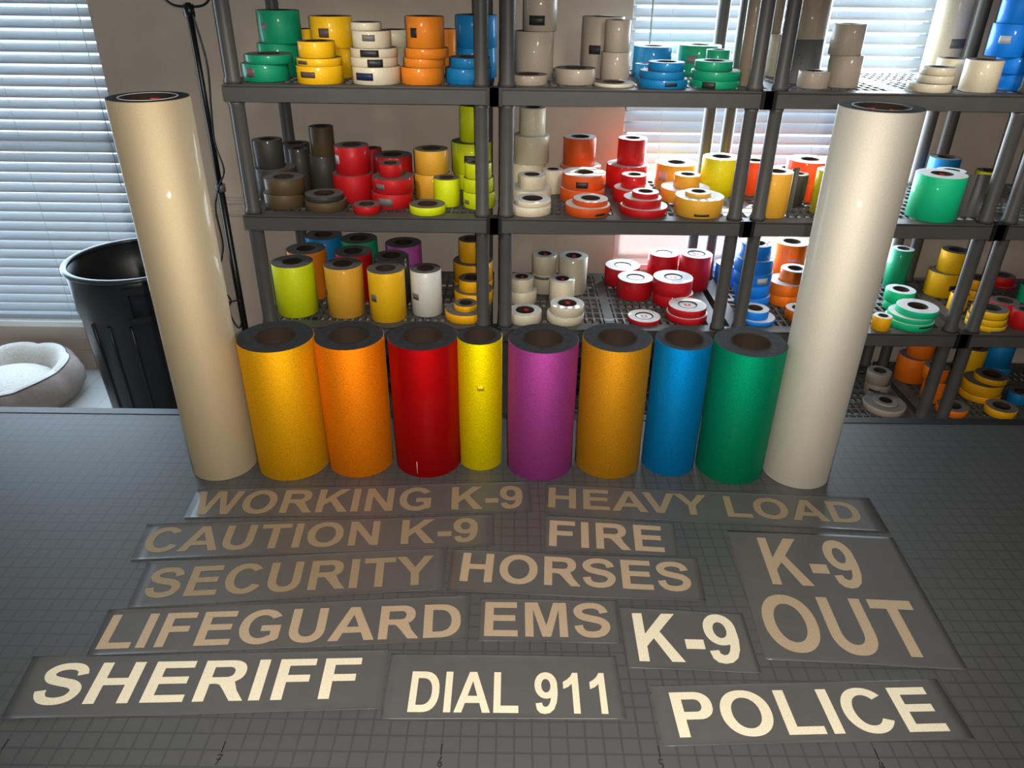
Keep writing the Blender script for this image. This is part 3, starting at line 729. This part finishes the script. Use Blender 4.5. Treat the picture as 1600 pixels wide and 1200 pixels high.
 ('A', 3, 'tall roll behind printed sheet', None, [(46.72, 94.42, 24.4, 2.42, 14.36, 'tan', None)]),
 ('D', 4, 'pair seen left of the posts', None, [(76.91, 94.9, -26.9, 2.7, 4.74, 'tangerine', (41.4, 0.29, 1.11, 0.43, 'black')), (77.55, 94.9, -22.15, 2.21, 3.23, 'tangerine', None)]),
 ('C', 1, 'back row', None, [(-22.29, 95.65, -9.8, 3.08, 7.84, 'green', None)]),
 ('C', 2, 'back row, left', 'pale', [(22.86, 97.41, -9.8, 3.02, 3.08, 'crimson', None)]),
 ('B', 2, 'back pair', None, [(14.43, 95.99, 7.2, 3.3, 3.46, 'vermilion', None), (14.15, 95.99, 10.67, 2.58, 4.32, 'vermilion', None)]),
 ('B', 2, 'back row', None, [(29.83, 96.02, 7.2, 3.26, 4.0, 'gold', (-49.0, 0.55, 1.63, 1.48, 'pinklabel'))]),
 ('B', 1, 'back row', None, [(-19.08, 97.08, 7.2, 1.48, 5.4, 'red', None)]),
 ('A', 2, 'broad roll behind front stack', None, [(31.27, 96.23, 24.4, 3.23, 4.04, 'green', (-28.2, 0.54, 1.64, 1.09, 'grey'))]),
 ('A', 3, 'narrow back pair by left post', None, [(42.3, 94.4, 24.4, 1.4, 5.77, 'silver', None), (41.37, 94.4, 30.18, 1.11, 7.03, 'tan', None)]),
 ('A', 3, 'tall roll leaning out of frame', None, [(67.59, 95.53, 24.4, 2.53, 14.61, 'cream', (24.7, 0.33, 3.27, 1.26, 'grey'))]),
 ('B', 3, 'ring-topped roll behind gold one', None, [(47.77, 95.75, 7.2, 1.95, 3.45, 'red', None)]),
 ('C', 2, 'back row, right', 'pale', [(34.95, 95.72, -9.8, 2.7, 5.91, 'crimson', None)]),
 ('B', 2, 'back pair', None, [(22.0, 96.37, 7.2, 3.29, 3.64, 'red', None), (22.53, 96.37, 10.85, 2.25, 3.97, 'red', None)]),
 ('C', 1, 'back row', None, [(-28.46, 96.72, -9.8, 3.11, 8.05, 'blue', None)]),
 ('B', 1, 'broad roll behind narrow one', None, [(-31.12, 96.17, 7.2, 2.17, 6.18, 'pewter', None)]),
 ('B', 2, 'tallest stack at left end', None, [(6.01, 96.83, 7.2, 2.83, 3.59, 'cream', None), (6.47, 96.83, 10.8, 2.86, 4.26, 'cream', None), (6.56, 96.83, 15.07, 2.05, 4.08, 'cream', None)]),
 ('B', 4, 'back roll seen left of the posts', None, [(80.51, 95.98, 7.2, 1.98, 3.33, 'citron', None)]),
 ('C', 3, 'back roll with a label', 'pale', [(51.47, 97.52, -9.8, 2.86, 7.67, 'tangerine', (-3.4, 0.67, 2.0, 0.56, 'pinklabel'))]),
 ('D', 4, 'back pair', None, [(94.34, 97.38, -26.9, 2.38, 1.89, 'blue', None), (93.63, 97.38, -25.0, 2.36, 4.31, 'blue', None)]),
 ('C', 3, 'roll seen left of the posts', 'pale', [(41.79, 98.38, -9.8, 2.38, 3.37, 'azure', None)]),
 ('C', 3, 'back roll behind tall white roll', None, [(70.48, 96.88, -9.8, 1.78, 6.87, 'green', None)]),
 ('C', 4, 'back pair', None, [(90.4, 98.14, -9.8, 2.14, 0.35, 'red', None), (89.94, 98.14, -9.44, 2.0, 1.5, 'red', None)]),
 ('C', 2, 'back row, middle', 'pale', [(30.02, 98.51, -9.8, 2.61, 5.04, 'crimson', None)]),
 ('B', 4, 'back roll above the green roll', None, [(73.0, 96.44, 7.2, 2.34, 5.26, 'blue', None)]),
]

POS = {1: [''], 2: ['lower', 'upper'], 3: ['bottom', 'middle', 'top'], 4: ['bottom', 'second', 'third', 'top'],
       5: ['bottom', 'second', 'middle', 'fourth', 'top']}
SHELF = {'A': 'upper shelf', 'B': 'second shelf', 'C': 'third shelf', 'D': 'bottom shelf'}
SIDE = {1: 'left rack', 2: 'middle rack', 3: 'right rack', 4: 'far right rack'}
for t, u, ph, end, rows in STACKS:
    if end is None:
        end = 'pale' if (u in (2, 3) and t in 'BC') else 'grey'  # shelves near the rack window get the lit copy, others the shaded one
    for i, (x, y, z, r, h, colr, st) in enumerate(rows):
        rc = min(1.5, r * .56)
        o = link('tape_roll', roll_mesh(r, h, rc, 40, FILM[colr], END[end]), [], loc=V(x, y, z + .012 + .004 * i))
        wd = WORD.get(colr, colr)
        p = POS[len(rows)][i]
        if p: lab = '%s %s tape roll in %s, %s, %s' % (p, wd, ph, SHELF[t], SIDE[u])
        else: lab = '%s tape roll, %s, %s, %s' % (wd, ph, SHELF[t], SIDE[u])
        tag(o, lab, 'tape roll', '%s tape rolls on the %s of the %s' % (wd, SHELF[t], SIDE[u]))
        core(o, rc, h, 24)
        if st: sh_ = min(st[3], h * .85); patch(o, 'sticker', r, st[0], max(sh_ / 2 + .03, min(h - sh_ / 2 - .03, st[1] * h)), st[2], sh_, STICK[st[4]], 'small %s sticker' % {'silverlabel': 'silver', 'pinklabel': 'pink'}.get(st[4], st[4]))
        if colr == 'crimson' and i == len(rows) - 1: plug(o, rc, h)
        elif end == 'pale' and t == 'C' and colr == 'cream' and i == len(rows) - 1: end_label(o, rc, h, 80, redlab_m)
        if ph == 'front roll right of tall white roll': flap(o, r, h, 4.2, -1.7, -22, liner_m, 'loose grey liner flap'); end_label(o, rc, h, 60, redlab_m)
        if ph == 'front roll beside left post' and colr == 'gold': flap(o, r, h, 3.4, -1.3, 5, liner_m, 'loose grey liner flap')

# a grey printed liner sheet leaning on the tall roll on the right rack
bm = bmesh.new()
n = 8
f_, b_ = [], []
for k in range(n + 1):
    t = k / n
    x = -2.4 + 4.8 * t; y = .9 * (2 * t - 1) ** 2
    for ring, dy in ((f_, 0), (b_, .03)):
        ring.append([bm.verts.new((x * S, (y + dy + lean) * S, zz * S)) for zz, lean in ((0, 0), (5.6, .35))])
for k in range(n):
    for ring in (f_, b_):
        q = bm.faces.new((ring[k][0], ring[k + 1][0], ring[k + 1][1], ring[k][1])); q.smooth = True
    bm.faces.new((f_[k][1], f_[k + 1][1], b_[k + 1][1], b_[k][1]))
bmesh.ops.recalc_face_normals(bm, faces=bm.faces[:])
sheet = link('liner_sheet', to_mesh(bm, 'liner_sheet'), [mat('dark_grey_sheet', (.085, .085, .085), .5)], loc=V(43.7, 85.5, 24.4))
tag(sheet, 'dark grey printed liner sheet leaning in front of the tall brown-grey roll', 'sheet')
bm = bmesh.new()
for k, (x0, z0, ln) in enumerate(((-1.9, 2.6, 1.6), (-1.8, 2.0, 1.9), (-1.6, 1.5, 1.7))):
    a = Vector((x0, 0, z0)); d = Vector((.72, 0, .69)); nrm = Vector((-.69, 0, .72)) * .05
    v = [a - nrm, a + d * ln - nrm, a + d * ln + nrm, a + nrm]
    vs = []
    for q in v:
        t = (q.x + 2.4) / 4.8
        vs.append(bm.verts.new((q.x * S, (.9 * (2 * t - 1) ** 2 + .35 * q.z / 5.6 - .02) * S, q.z * S)))
    bm.faces.new(vs)
link('print', to_mesh(bm, 'print'), [ink_m], sheet)['label'] = 'three slanted black lines of small print'

# ------------------------------------------------------------------ cut lettering on clear-grey sheets
def arc(cx, cy, rx, ry, a0, a1, n=14, p=2.0):
    o = []
    for k in range(n + 1):
        a = math.radians(a0 + (a1 - a0) * k / n)
        c, s_ = math.cos(a), math.sin(a)
        o.append((cx + rx * math.copysign(abs(c) ** (2 / p), c), cy + ry * math.copysign(abs(s_) ** (2 / p), s_)))
    return o

def swept(center, wid):
    """outline of a stroke along a smooth centre line; wid is one width or one per point"""
    P = [Vector((a, b_, 0)) for a, b_ in center]
    sm = smooth_path(P, 7)
    L_, R_ = [], []
    for i, q in enumerate(sm):
        d = (sm[min(i + 1, len(sm) - 1)] - sm[max(i - 1, 0)]).normalized()
        nn = Vector((-d.y, d.x, 0))
        f = i / (len(sm) - 1) * (len(wid) - 1)
        k = min(int(f), len(wid) - 2)
        ww = wid[k] + (wid[k + 1] - wid[k]) * (f - k)
        L_.append(((q + nn * ww / 2).x, (q + nn * ww / 2).y)); R_.append(((q - nn * ww / 2).x, (q - nn * ww / 2).y))
    return L_ + R_[::-1]

GL = {
    ' ': (278, []), 'I': (278, [[(68, 0), (68, 716), (213, 716), (213, 0)]]),
    'L': (611, [[(77, 0), (77, 716), (222, 716), (222, 121), (582, 121), (582, 0)]]),
    'T': (611, [[(234, 0), (234, 595), (22, 595), (22, 716), (591, 716), (591, 595), (379, 595), (379, 0)]]),
    'E': (667, [[(73, 0), (73, 716), (604, 716), (604, 595), (218, 595), (218, 436), (577, 436), (577, 315), (218, 315), (218, 121), (617, 121), (617, 0)]]),
    'F': (611, [[(74, 0), (74, 716), (565, 716), (565, 595), (219, 595), (219, 425), (518, 425), (518, 304), (219, 304), (219, 0)]]),
    'H': (722, [[(73, 0), (73, 716), (218, 716), (218, 434), (501, 434), (501, 716), (646, 716), (646, 0), (501, 0), (501, 313), (218, 313), (218, 0)]]),
    'K': (722, [[(75, 0), (75, 716), (220, 716), (220, 398), (512, 716), (707, 716), (437, 437), (721, 0), (534, 0), (337, 335), (220, 215), (220, 0)]]),
    'N': (722, [[(73, 0), (73, 716), (214, 716), (507, 238), (507, 716), (641, 716), (641, 0), (496, 0), (207, 467), (207, 0)]]),
    'M': (833, [[(71, 0), (71, 716), (287, 716), (417, 228), (546, 716), (763, 716), (763, 0), (629, 0), (629, 564), (487, 0), (348, 0), (205, 564), (205, 0)]]),
    'W': (944, [[(172, 0), (1, 716), (149, 716), (257, 224), (388, 716), (560, 716), (686, 216), (796, 716), (942, 716), (768, 0), (614, 0), (471, 536), (328, 0)]]),
    'V': (667, [[(256, 0), (0, 716), (157, 716), (338, 186), (513, 716), (667, 716), (411, 0)]]),
    'Y': (667, [[(261, 0), (261, 301), (-1, 716), (168, 716), (336, 432), (501, 716), (667, 716), (406, 300), (406, 0)]]),
    'A': (722, [[(0, 0), (286, 716), (439, 716), (732, 0), (571, 0), (511, 163), (219, 163), (158, 0)], [(265, 284), (363, 549), (463, 284)]]),
    '-': (333, [[(56, 190), (56, 328), (325, 328), (325, 190)]]),
    '1': (556, [[(256, 0), (256, 517), (180, 462), (71, 423), (71, 548), (160, 592), (235, 650), (282, 719), (393, 719), (393, 0)]]),
    'O': (778, [arc(388, 358, 345, 370, 0, 355, 43, 2.15), arc(388, 358, 195, 247, 0, 355, 35, 2.1)]),
    'D': (722, [[(72, 0), (72, 716), (336, 716)] + arc(336, 358, 340, 358, 88, -88, 20, 2.35) + [(336, 0)],
                [(217, 121), (217, 595), (320, 595)] + arc(320, 358, 205, 237, 88, -88, 16, 2.3) + [(320, 121)]]),
    'P': (667, [[(73, 0), (73, 716), (390, 716)] + arc(390, 493, 232, 223, 88, -88, 16, 2.3) + [(390, 270), (218, 270), (218, 0)],
                [(218, 391), (218, 595), (380, 595)] + arc(380, 493, 92, 102, 88, -88, 12, 2.3) + [(380, 391)]]),
    'R': (722, [[(73, 0), (73, 716), (420, 716)] + arc(420, 515, 230, 201, 88, -62, 16, 2.3) + [(600, 180), (718, 0), (545, 0), (420, 186), (352, 280), (300, 299), (218, 299), (218, 0)],
                [(218, 413), (218, 595), (410, 595)] + arc(410, 504, 90, 91, 88, -88, 12, 2.3) + [(410, 413)]]),
    'C': (722, [arc(378, 358, 332, 370, 38, 332, 36, 2.1) + arc(378, 358, 182, 247, 327, 42, 30, 2.1)]),
    'G': (778, [arc(392, 358, 348, 370, 35, 305, 34, 2.1) + [(640, 52), (702, 98), (702, 380), (393, 380), (393, 259), (556, 259), (556, 168)] + arc(392, 358, 196, 247, 308, 40, 28, 2.1)]),
    'U': (722, [[(72, 716), (72, 290)] + arc(359, 275, 287, 287, 180, 360, 26, 2.25) + [(646, 290), (646, 716), (501, 716), (501, 290)] + arc(359, 280, 142, 168, 360, 180, 20, 2.2) + [(217, 290), (217, 716)]]),
    'S': (667, [swept([(546, 508), (520, 588), (450, 645), (335, 664), (205, 640), (125, 570), (122, 500), (180, 430), (330, 382), (470, 342), (548, 270), (548, 180), (480, 92), (340, 54), (200, 80), (130, 160), (112, 238)],
                      [142, 132, 122, 118, 128, 140, 140, 140, 142, 142, 142, 138, 128, 122, 122, 134, 142])]),
    '9': (556, [arc(270, 486, 236, 236, 0, 353, 40, 2.1), arc(268, 478, 96, 122, 0, 350, 26, 2.05),
                ]),
}
TAIL9 = [(505, 470), (508, 400), (506, 330), (480, 190), (420, 70), (330, 5), (225, -12), (130, 5), (68, 62), (46, 165), (176, 180), (190, 130), (235, 105), (290, 118), (330, 165), (355, 230), (370, 318), (380, 400)]

def text_mesh(txt, width, height, th=.012):
    """flat-cut lettering, one mesh, origin at the left end of the baseline (inches)"""
    x = 0; lo, hi = 1e9, -1e9; items = []
    prev, wi = '', 0
    for ch in txt:
        adv, outl = GL[ch]
        if prev + ch in ('AV', 'AU', 'VY', 'LA'): x -= {'AV': 74, 'AU': 10, 'VY': 0, 'LA': 0}[prev + ch]
        ol = list(outl)
        if ch == ' ': wi += 1
        items.append((wi, []))
        for pl in ol:
            q = [(x + a, b_) for a, b_ in pl]
            items[-1][1].append(q); lo = min(lo, min(a for a, _ in q)); hi = max(hi, max(a for a, _ in q))
        if ch == '9': items.append((wi, [[(x + a, b_) for a, b_ in TAIL9]]))
        x += adv; prev = ch
    kx, ky = width / (hi - lo), height / 716
    def add(cuv, pl):
        sp_ = cuv.splines.new('POLY'); sp_.points.add(len(pl) - 1); sp_.use_cyclic_u = True
        for i, (a, b_) in enumerate(pl): sp_.points[i].co = ((a - lo) * kx * S, b_ * ky * S, 0, 1)
    words = []
    for wk, word in enumerate(txt.split(' ')):
        bm = bmesh.new()
        for gi, (w_, outl) in enumerate(items):
            if not outl or w_ != wk: continue
            cu = bpy.data.curves.new('glyph', 'CURVE'); cu.dimensions = '2D'; cu.fill_mode = 'FRONT'
            for q in outl: add(cu, q)
            ob = bpy.data.objects.new('glyph', cu)
            me = bpy.data.meshes.new_from_object(ob)
            for v in me.vertices: v.co.z += .0006 * S * (gi % 3)
            bm.from_mesh(me)
            bpy.data.objects.remove(ob); bpy.data.meshes.remove(me); bpy.data.curves.remove(cu)
        bmesh.ops.recalc_face_normals(bm, faces=bm.faces[:])
        for f in bm.faces:
            if f.normal.z < 0: f.normal_flip()
        ex = bmesh.ops.extrude_face_region(bm, geom=bm.faces[:])
        vs = [g for g in ex['geom'] if isinstance(g, bmesh.types.BMVert)]
        bmesh.ops.translate(bm, verts=vs, vec=(0, 0, th * S))
        bmesh.ops.recalc_face_normals(bm, faces=bm.faces[:])
        words.append((word, to_mesh(bm, 'lettering')))
    return words

back_m = vary(mat('clear_grey_transfer_sheet', (0.088, 0.084, 0.080), 0.42, spec=0.6), 30, 0.95, 1.05)
dim_m = vary(mat('silver_letter_flash_dim', (0.41, 0.315, 0.195), 0.72, metal=.6, spec=0.4), 500, 0.86, 1.1, detail=3)  # one silver letter film, flash falloff with distance put into the three tones
mid_m = vary(mat('silver_letter_flash_mid', (0.60, 0.455, 0.305), 0.72, metal=.6, spec=0.4), 500, 0.88, 1.08, detail=3)
bright_m = vary(mat('silver_letter_flash_bright', (1.0, 0.90, 0.68), 0.72, metal=.6, spec=0.4), 500, 0.9, 1.05, detail=3)

SHEETS = [
    ([(-22.05, 23.22), (5.3, 24.91), (5.44, 20.84), (-21.75, 19.62)], [('WORKING K-9', (-21.52, 20.04), 2.9, 26.28, 2.93)], dim_m, 'long sheet reading WORKING K-9, at the feet of the rolls'),
    ([(6.59, 24.57), (33.18, 23.18), (32.99, 18.94), (6.35, 20.69)], [('HEAVY LOAD', (6.71, 21.53), -3.6, 24.82, 2.6)], dim_m, 'long sheet reading HEAVY LOAD, in front of the green roll'),
    ([(-24.24, 18.8), (2.4, 20.46), (2.53, 16.89), (-23.76, 14.82)], [('CAUTION K-9', (-23.43, 15.64), 3.9, 24.76, 2.75)], dim_m, 'long sheet reading CAUTION K-9, below the WORKING K-9 sheet'),
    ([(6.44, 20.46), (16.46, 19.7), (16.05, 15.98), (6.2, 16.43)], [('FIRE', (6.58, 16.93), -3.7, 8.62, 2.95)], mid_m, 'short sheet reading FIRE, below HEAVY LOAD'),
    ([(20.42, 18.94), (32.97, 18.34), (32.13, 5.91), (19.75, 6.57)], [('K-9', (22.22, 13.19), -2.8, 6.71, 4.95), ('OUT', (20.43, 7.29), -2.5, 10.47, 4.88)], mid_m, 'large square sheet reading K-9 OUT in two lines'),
    ([(-22.44, 14.65), (-1.22, 16.59), (-0.86, 12.32), (-21.89, 10.22)], [('SECURITY', (-21.35, 11.13), 4.9, 19.76, 2.9)], dim_m, 'long sheet reading SECURITY, left of HORSES'),
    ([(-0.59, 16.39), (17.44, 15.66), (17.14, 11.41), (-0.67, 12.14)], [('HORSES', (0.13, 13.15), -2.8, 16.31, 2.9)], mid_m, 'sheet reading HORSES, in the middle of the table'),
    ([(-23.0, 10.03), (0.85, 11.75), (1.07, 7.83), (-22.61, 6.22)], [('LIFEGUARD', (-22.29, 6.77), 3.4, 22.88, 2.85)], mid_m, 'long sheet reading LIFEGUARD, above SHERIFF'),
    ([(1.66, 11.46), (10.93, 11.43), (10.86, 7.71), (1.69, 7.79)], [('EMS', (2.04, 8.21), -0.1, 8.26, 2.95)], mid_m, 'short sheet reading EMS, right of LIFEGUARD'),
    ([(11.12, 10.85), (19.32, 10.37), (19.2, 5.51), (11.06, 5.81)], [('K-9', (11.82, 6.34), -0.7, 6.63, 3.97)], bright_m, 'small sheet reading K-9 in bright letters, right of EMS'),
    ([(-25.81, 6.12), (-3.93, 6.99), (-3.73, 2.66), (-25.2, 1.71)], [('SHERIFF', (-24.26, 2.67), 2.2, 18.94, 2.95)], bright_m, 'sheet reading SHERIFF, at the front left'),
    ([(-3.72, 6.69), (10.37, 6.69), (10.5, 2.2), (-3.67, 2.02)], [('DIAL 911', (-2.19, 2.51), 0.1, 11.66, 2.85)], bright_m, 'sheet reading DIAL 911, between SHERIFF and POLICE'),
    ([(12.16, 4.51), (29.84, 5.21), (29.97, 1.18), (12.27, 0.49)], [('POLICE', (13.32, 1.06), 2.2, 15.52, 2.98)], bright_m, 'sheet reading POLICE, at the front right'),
]
random.seed(4)
for si, (cs, texts, lm, lab) in enumerate(SHEETS):
    # a thin sheet whose edges lift a hair from the mat
    bm = bmesh.new()
    TL, TR, BR, BL = [Vector((a, b_, 0)) for a, b_ in cs]
    c0 = (TL + TR + BR + BL) / 4
    nx, ts = 24, [0, .02, .045, .1, .5, .9, .955, .98, 1]
    ny = len(ts) - 1
    z0 = .012
    ph1, ph2 = random.uniform(0, 6), random.uniform(0, 6)
    top, bot = {}, {}
    for i in range(nx + 1):
        for j in range(ny + 1):
            s_, t = i / nx, ts[j]
            q = (BL * (1 - s_) + BR * s_) * (1 - t) + (TL * (1 - s_) + TR * s_) * t - c0
            e = (max(0, (abs(t - .5) - .44) / .06) ** 2 * (.045 + .03 * math.sin(s_ * 7 + ph1))) if abs(t - .5) > .44 else 0
            q.z = z0 + e * .9
            top[i, j] = bm.verts.new(((q.x) * S, (q.y) * S, (q.z + .008) * S)); bot[i, j] = bm.verts.new((q.x * S, q.y * S, q.z * S))
    for i in range(nx):
        for j in range(ny):
            f = bm.faces.new((top[i, j], top[i + 1, j], top[i + 1, j + 1], top[i, j + 1])); f.smooth = True
            f = bm.faces.new((bot[i, j], bot[i, j + 1], bot[i + 1, j + 1], bot[i + 1, j])); f.smooth = True
    for i in range(nx):
        for j in (0, ny): bm.faces.new((top[i, j], top[i + 1, j], bot[i + 1, j], bot[i, j]))
    for j in range(ny):
        for i in (0, nx): bm.faces.new((top[i, j], top[i, j + 1], bot[i, j + 1], bot[i, j]))
    bmesh.ops.recalc_face_normals(bm, faces=bm.faces[:])
    o = link('lettering_sheet', to_mesh(bm, 'sheet'), [back_m], loc=V(c0.x, c0.y, 0))
    tag(o, lab, 'lettering sheet', 'lettering sheets on the table')
    for txt, base, ang, wd, ht in texts:
        for word, wme in text_mesh(txt, wd, ht):
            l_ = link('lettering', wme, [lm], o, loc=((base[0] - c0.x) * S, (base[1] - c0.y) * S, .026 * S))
            l_.rotation_euler.z = math.radians(ang)
            l_['label'] = 'reflective letters reading ' + word

# ------------------------------------------------------------------ dustbin by the left window
bin_m = vary(mat('black_bin_plastic', (0.012, 0.013, 0.015), 0.38, spec=0.5), 30, .9, 1.1)
binrim_m = mat('bin_rim_plastic', (0.03, 0.033, 0.037), 0.3, spec=.6)
BX, BY_ = -56.6, 88.0
bn = empty('dustbin', V(BX, BY_, FLOOR)); tag(bn, 'round black plastic dustbin standing under the left window, behind the tall roll', 'bin')
bm = bmesh.new()
hb = 27.9
lathe(bm, [(0, .6), (8.6, .6), (8.8, 0), (9.0, 0), (9.05, .4), (9.9, 20.2), (10.2, 20.9), (10.35, 26.6), (10.35, hb - .3), (10.05, hb - .3), (9.6, 20), (8.7, 1.2), (0, 1.2)], 64)
bmesh.ops.recalc_face_normals(bm, faces=bm.faces[:])
link('body', to_mesh(bm, 'body'), [bin_m], bn)
bm = bmesh.new()
lathe(bm, [(9.95 + .45 + .5 * math.cos(a), hb - .35 + .42 * math.sin(a)) for a in [2 * math.pi * k / 10 for k in range(10)]], 64, closed=True)
bmesh.ops.recalc_face_normals(bm, faces=bm.faces[:])
link('rim', to_mesh(bm, 'rim'), [binrim_m], bn)
for a_deg in (-62, 118):
    bm = bmesh.new()
    a0 = math.radians(a_deg)
    def ring_box(r0, r1, z0, z1, h0, h1, nn=6):
        vs = []
        for k in range(nn + 1):
            a = a0 + h0 + (h1 - h0) * k / nn
            vs.append([[bm.verts.new((r_ * math.cos(a) * S, r_ * math.sin(a) * S, z_ * S)) for z_ in (z0, z1)] for r_ in (r0, r1)])
        for k in range(nn):
            A, B = vs[k], vs[k + 1]
            bm.faces.new((A[1][0], B[1][0], B[1][1], A[1][1])); bm.faces.new((A[0][0], A[0][1], B[0][1], B[0][0]))
            bm.faces.new((A[1][1], B[1][1], B[0][1], A[0][1])); bm.faces.new((A[1][0], A[0][0], B[0][0], B[1][0]))
        for A in (vs[0], vs[-1]): bm.faces.new((A[0][0], A[1][0], A[1][1], A[0][1]))
    ring_box(10.2, 11.15, 21.0, 21.9, -.27, .27)      # lower lip of the grip
    ring_box(10.2, 11.0, 25.6, 26.6, -.27, .27)
    ring_box(10.2, 11.0, 21.9, 25.6, -.27, -.22, 2)
    ring_box(10.2, 11.0, 21.9, 25.6, .22, .27, 2)
    bmesh.ops.recalc_face_normals(bm, faces=bm.faces[:])
    link('handle', to_mesh(bm, 'handle'), [bin_m], bn)
for a_deg in (-118, -100, -80, -40, -10, 30, 80, 150, 200):
    bm = bmesh.new()
    a = math.radians(a_deg)
    tube(bm, [((9.0 + .9 * t) * math.cos(a), (9.0 + .9 * t) * math.sin(a), .5 + 19.5 * t) for t in (0, .25, .5, .75, 1)], .28, 8)
    link('rib', to_mesh(bm, 'rib'), [bin_m], bn)

# ------------------------------------------------------------------ dog bed on the floor
plush_m = vary(mat('cream_plush', (0.62, 0.58, 0.53), 0.95, spec=.1), 120, .86, 1.08, detail=4, bump=.6)
taupe_m = vary(mat('taupe_bed_fabric', (0.34, 0.28, 0.25), 0.9, spec=.1), 70, .92, 1.06, bump=.3)
pipe_m = mat('dark_piping', (.08, .075, .08), .7)
bed = empty('dog_bed', V(-86.2, 90.0, FLOOR)); tag(bed, 'round cream plush dog bed with taupe sides on the floor under the left window', 'dog bed')
def ring_surface(bm, prof, n=96, oct_=.5, sag=True):
    rings = []
    for k, (r, z) in enumerate(prof):
        ring = []
        for i in range(n):
            a = 2 * math.pi * i / n
            seam = abs(math.sin(4 * a + .4)) ** .5
            rr = r * (1 + .012 * math.sin(3 * a)) - oct_ * (1 - seam) * (.4 if z < 2 else 1)
            zz = z - (.55 * (1 - seam) if z > 3 and oct_ else 0)
            if sag and z > 1: zz -= z / 7 * (.9 * (.5 - .5 * math.sin(a + .6)))
            ring.append(bm.verts.new((rr * math.cos(a) * S, rr * math.sin(a) * S, zz * S)))
        rings.append(ring)
    for A, B in zip(rings, rings[1:]):
        for i in range(n):
            f = bm.faces.new((A[i], A[(i + 1) % n], B[(i + 1) % n], B[i])); f.smooth = True
    return rings
bm = bmesh.new()
ring_surface(bm, [(10.2, .02), (11.4, .7), (12.3, 2.2), (12.3, 4.0), (11.6, 5.7), (10.6, 6.7)])
link('outer_side', to_mesh(bm, 'outer'), [taupe_m], bed)
bm = bmesh.new()
ring_surface(bm, [(10.6, 6.7), (9.9, 7.0), (8.9, 6.6), (8.1, 5.2), (7.6, 3.2), (7.4, 2.0)])
link('bolster', to_mesh(bm, 'inner'), [plush_m], bed)
bm = bmesh.new()
rg = ring_surface(bm, [(8.2, 2.0), (7.6, 3.2), (6.4, 4.1), (4.2, 4.7), (2.0, 4.9), (.05, 4.95)], oct_=.0, sag=False)
bm.faces.new(rg[-1])
link('cushion', to_mesh(bm, 'cushion'), [plush_m], bed)
bm = bmesh.new()
pts = []
for i in range(97):
    a = 2 * math.pi * i / 96
    seam = abs(math.sin(4 * a + .4)) ** .5
    rr = 10.62 * (1 + .012 * math.sin(3 * a)) - .5 * (1 - seam)
    zz = 6.72 - .55 * (1 - seam) - 6.7 / 7 * (.9 * (.5 - .5 * math.sin(a + .6)))
    pts.append((rr * math.cos(a), rr * math.sin(a), zz))
tube(bm, pts, .1, 6)
link('piping', to_mesh(bm, 'piping'), [pipe_m], bed)

# ------------------------------------------------------------------ light stand between window and racks
stand_m = mat('black_stand_metal', (0.006, 0.006, 0.006), 0.35)
collar_m = mat('grey_collar', (0.10, 0.10, 0.10), 0.4)
LX, LY = -41.3, 88.5
st = empty('light_stand', V(LX, LY, FLOOR)); tag(st, 'slim black light stand with a hanging cable, left of the left rack', 'light stand')
zc = 8.0 - FLOOR
bm = bmesh.new(); tube(bm, [(0, 0, 2.0), (0, 0, zc)], .50, 14); link('lower_pole', to_mesh(bm, 'pole'), [stand_m], st)
bm = bmesh.new(); tube(bm, [(0, 0, zc), (0, 0, 33.4 - FLOOR)], .38, 14); link('upper_pole', to_mesh(bm, 'pole'), [stand_m], st)
bm = bmesh.new(); lathe(bm, [(.3, zc - .5), (.72, zc - .5), (.72, zc + .6), (.3, zc + .6)], 18, closed=True); bmesh.ops.recalc_face_normals(bm, faces=bm.faces[:])
link('collar', to_mesh(bm, 'collar'), [collar_m], st)
bm = bmesh.new(); lathe(bm, [(0, 31.6 - FLOOR), (.7, 31.6 - FLOOR), (.7, 33.2 - FLOOR), (0, 33.2 - FLOOR)], 16); link('clamp', to_mesh(bm, 'clamp'), [stand_m], st)
zt = 32.9 - FLOOR
bm = bmesh.new(); tube(bm, smooth_path([(-3.4, 0, zt + 4.5), (-3.3, 0, zt + 1.6), (-2.2, 0, zt + .25), (0, 0, zt), (2.2, 0, zt + .25), (3.3, 0, zt + 1.6), (3.4, 0, zt + 4.5)]), .16, 8)
link('yoke', to_mesh(bm, 'yoke'), [stand_m], st)
for k in range(3):
    a = math.radians(90 + 120 * k)
    bm = bmesh.new(); tube(bm, [(.4 * math.cos(a), .4 * math.sin(a), 6), (4.3 * math.cos(a), 4.3 * math.sin(a), .3)], .22, 8)
    link('leg', to_mesh(bm, 'leg'), [stand_m], st)
bm = bmesh.new()
cz = lambda z: z - FLOOR
tube(bm, smooth_path([(.5, -.5, cz(32.5)), (1.5, -.7, cz(26)), (1.0, -.7, cz(20)), (.6, -.6, cz(15)), (1.3, -.7, cz(11)), (.2, -.7, cz(8.6)), (-1.0, -.8, cz(5)), (-.9, -.8, cz(-1)), (-2.6, -.9, cz(-6)), (-3.0, -.9, cz(-9.5)),
                      (-2.0, -.9, cz(-10.6)), (0, -.8, cz(-10.2)), (.4, -.8, cz(-11.5)), (-.4, -.9, cz(-15)), (-1.4, -.9, cz(-14)), (-1.7, -.9, cz(-11.5)), (-1.2, -.9, cz(-10.2)), (-2.0, -.9, cz(-8.6))]), .12, 8)
link('cable', to_mesh(bm, 'cable'), [stand_m], st)
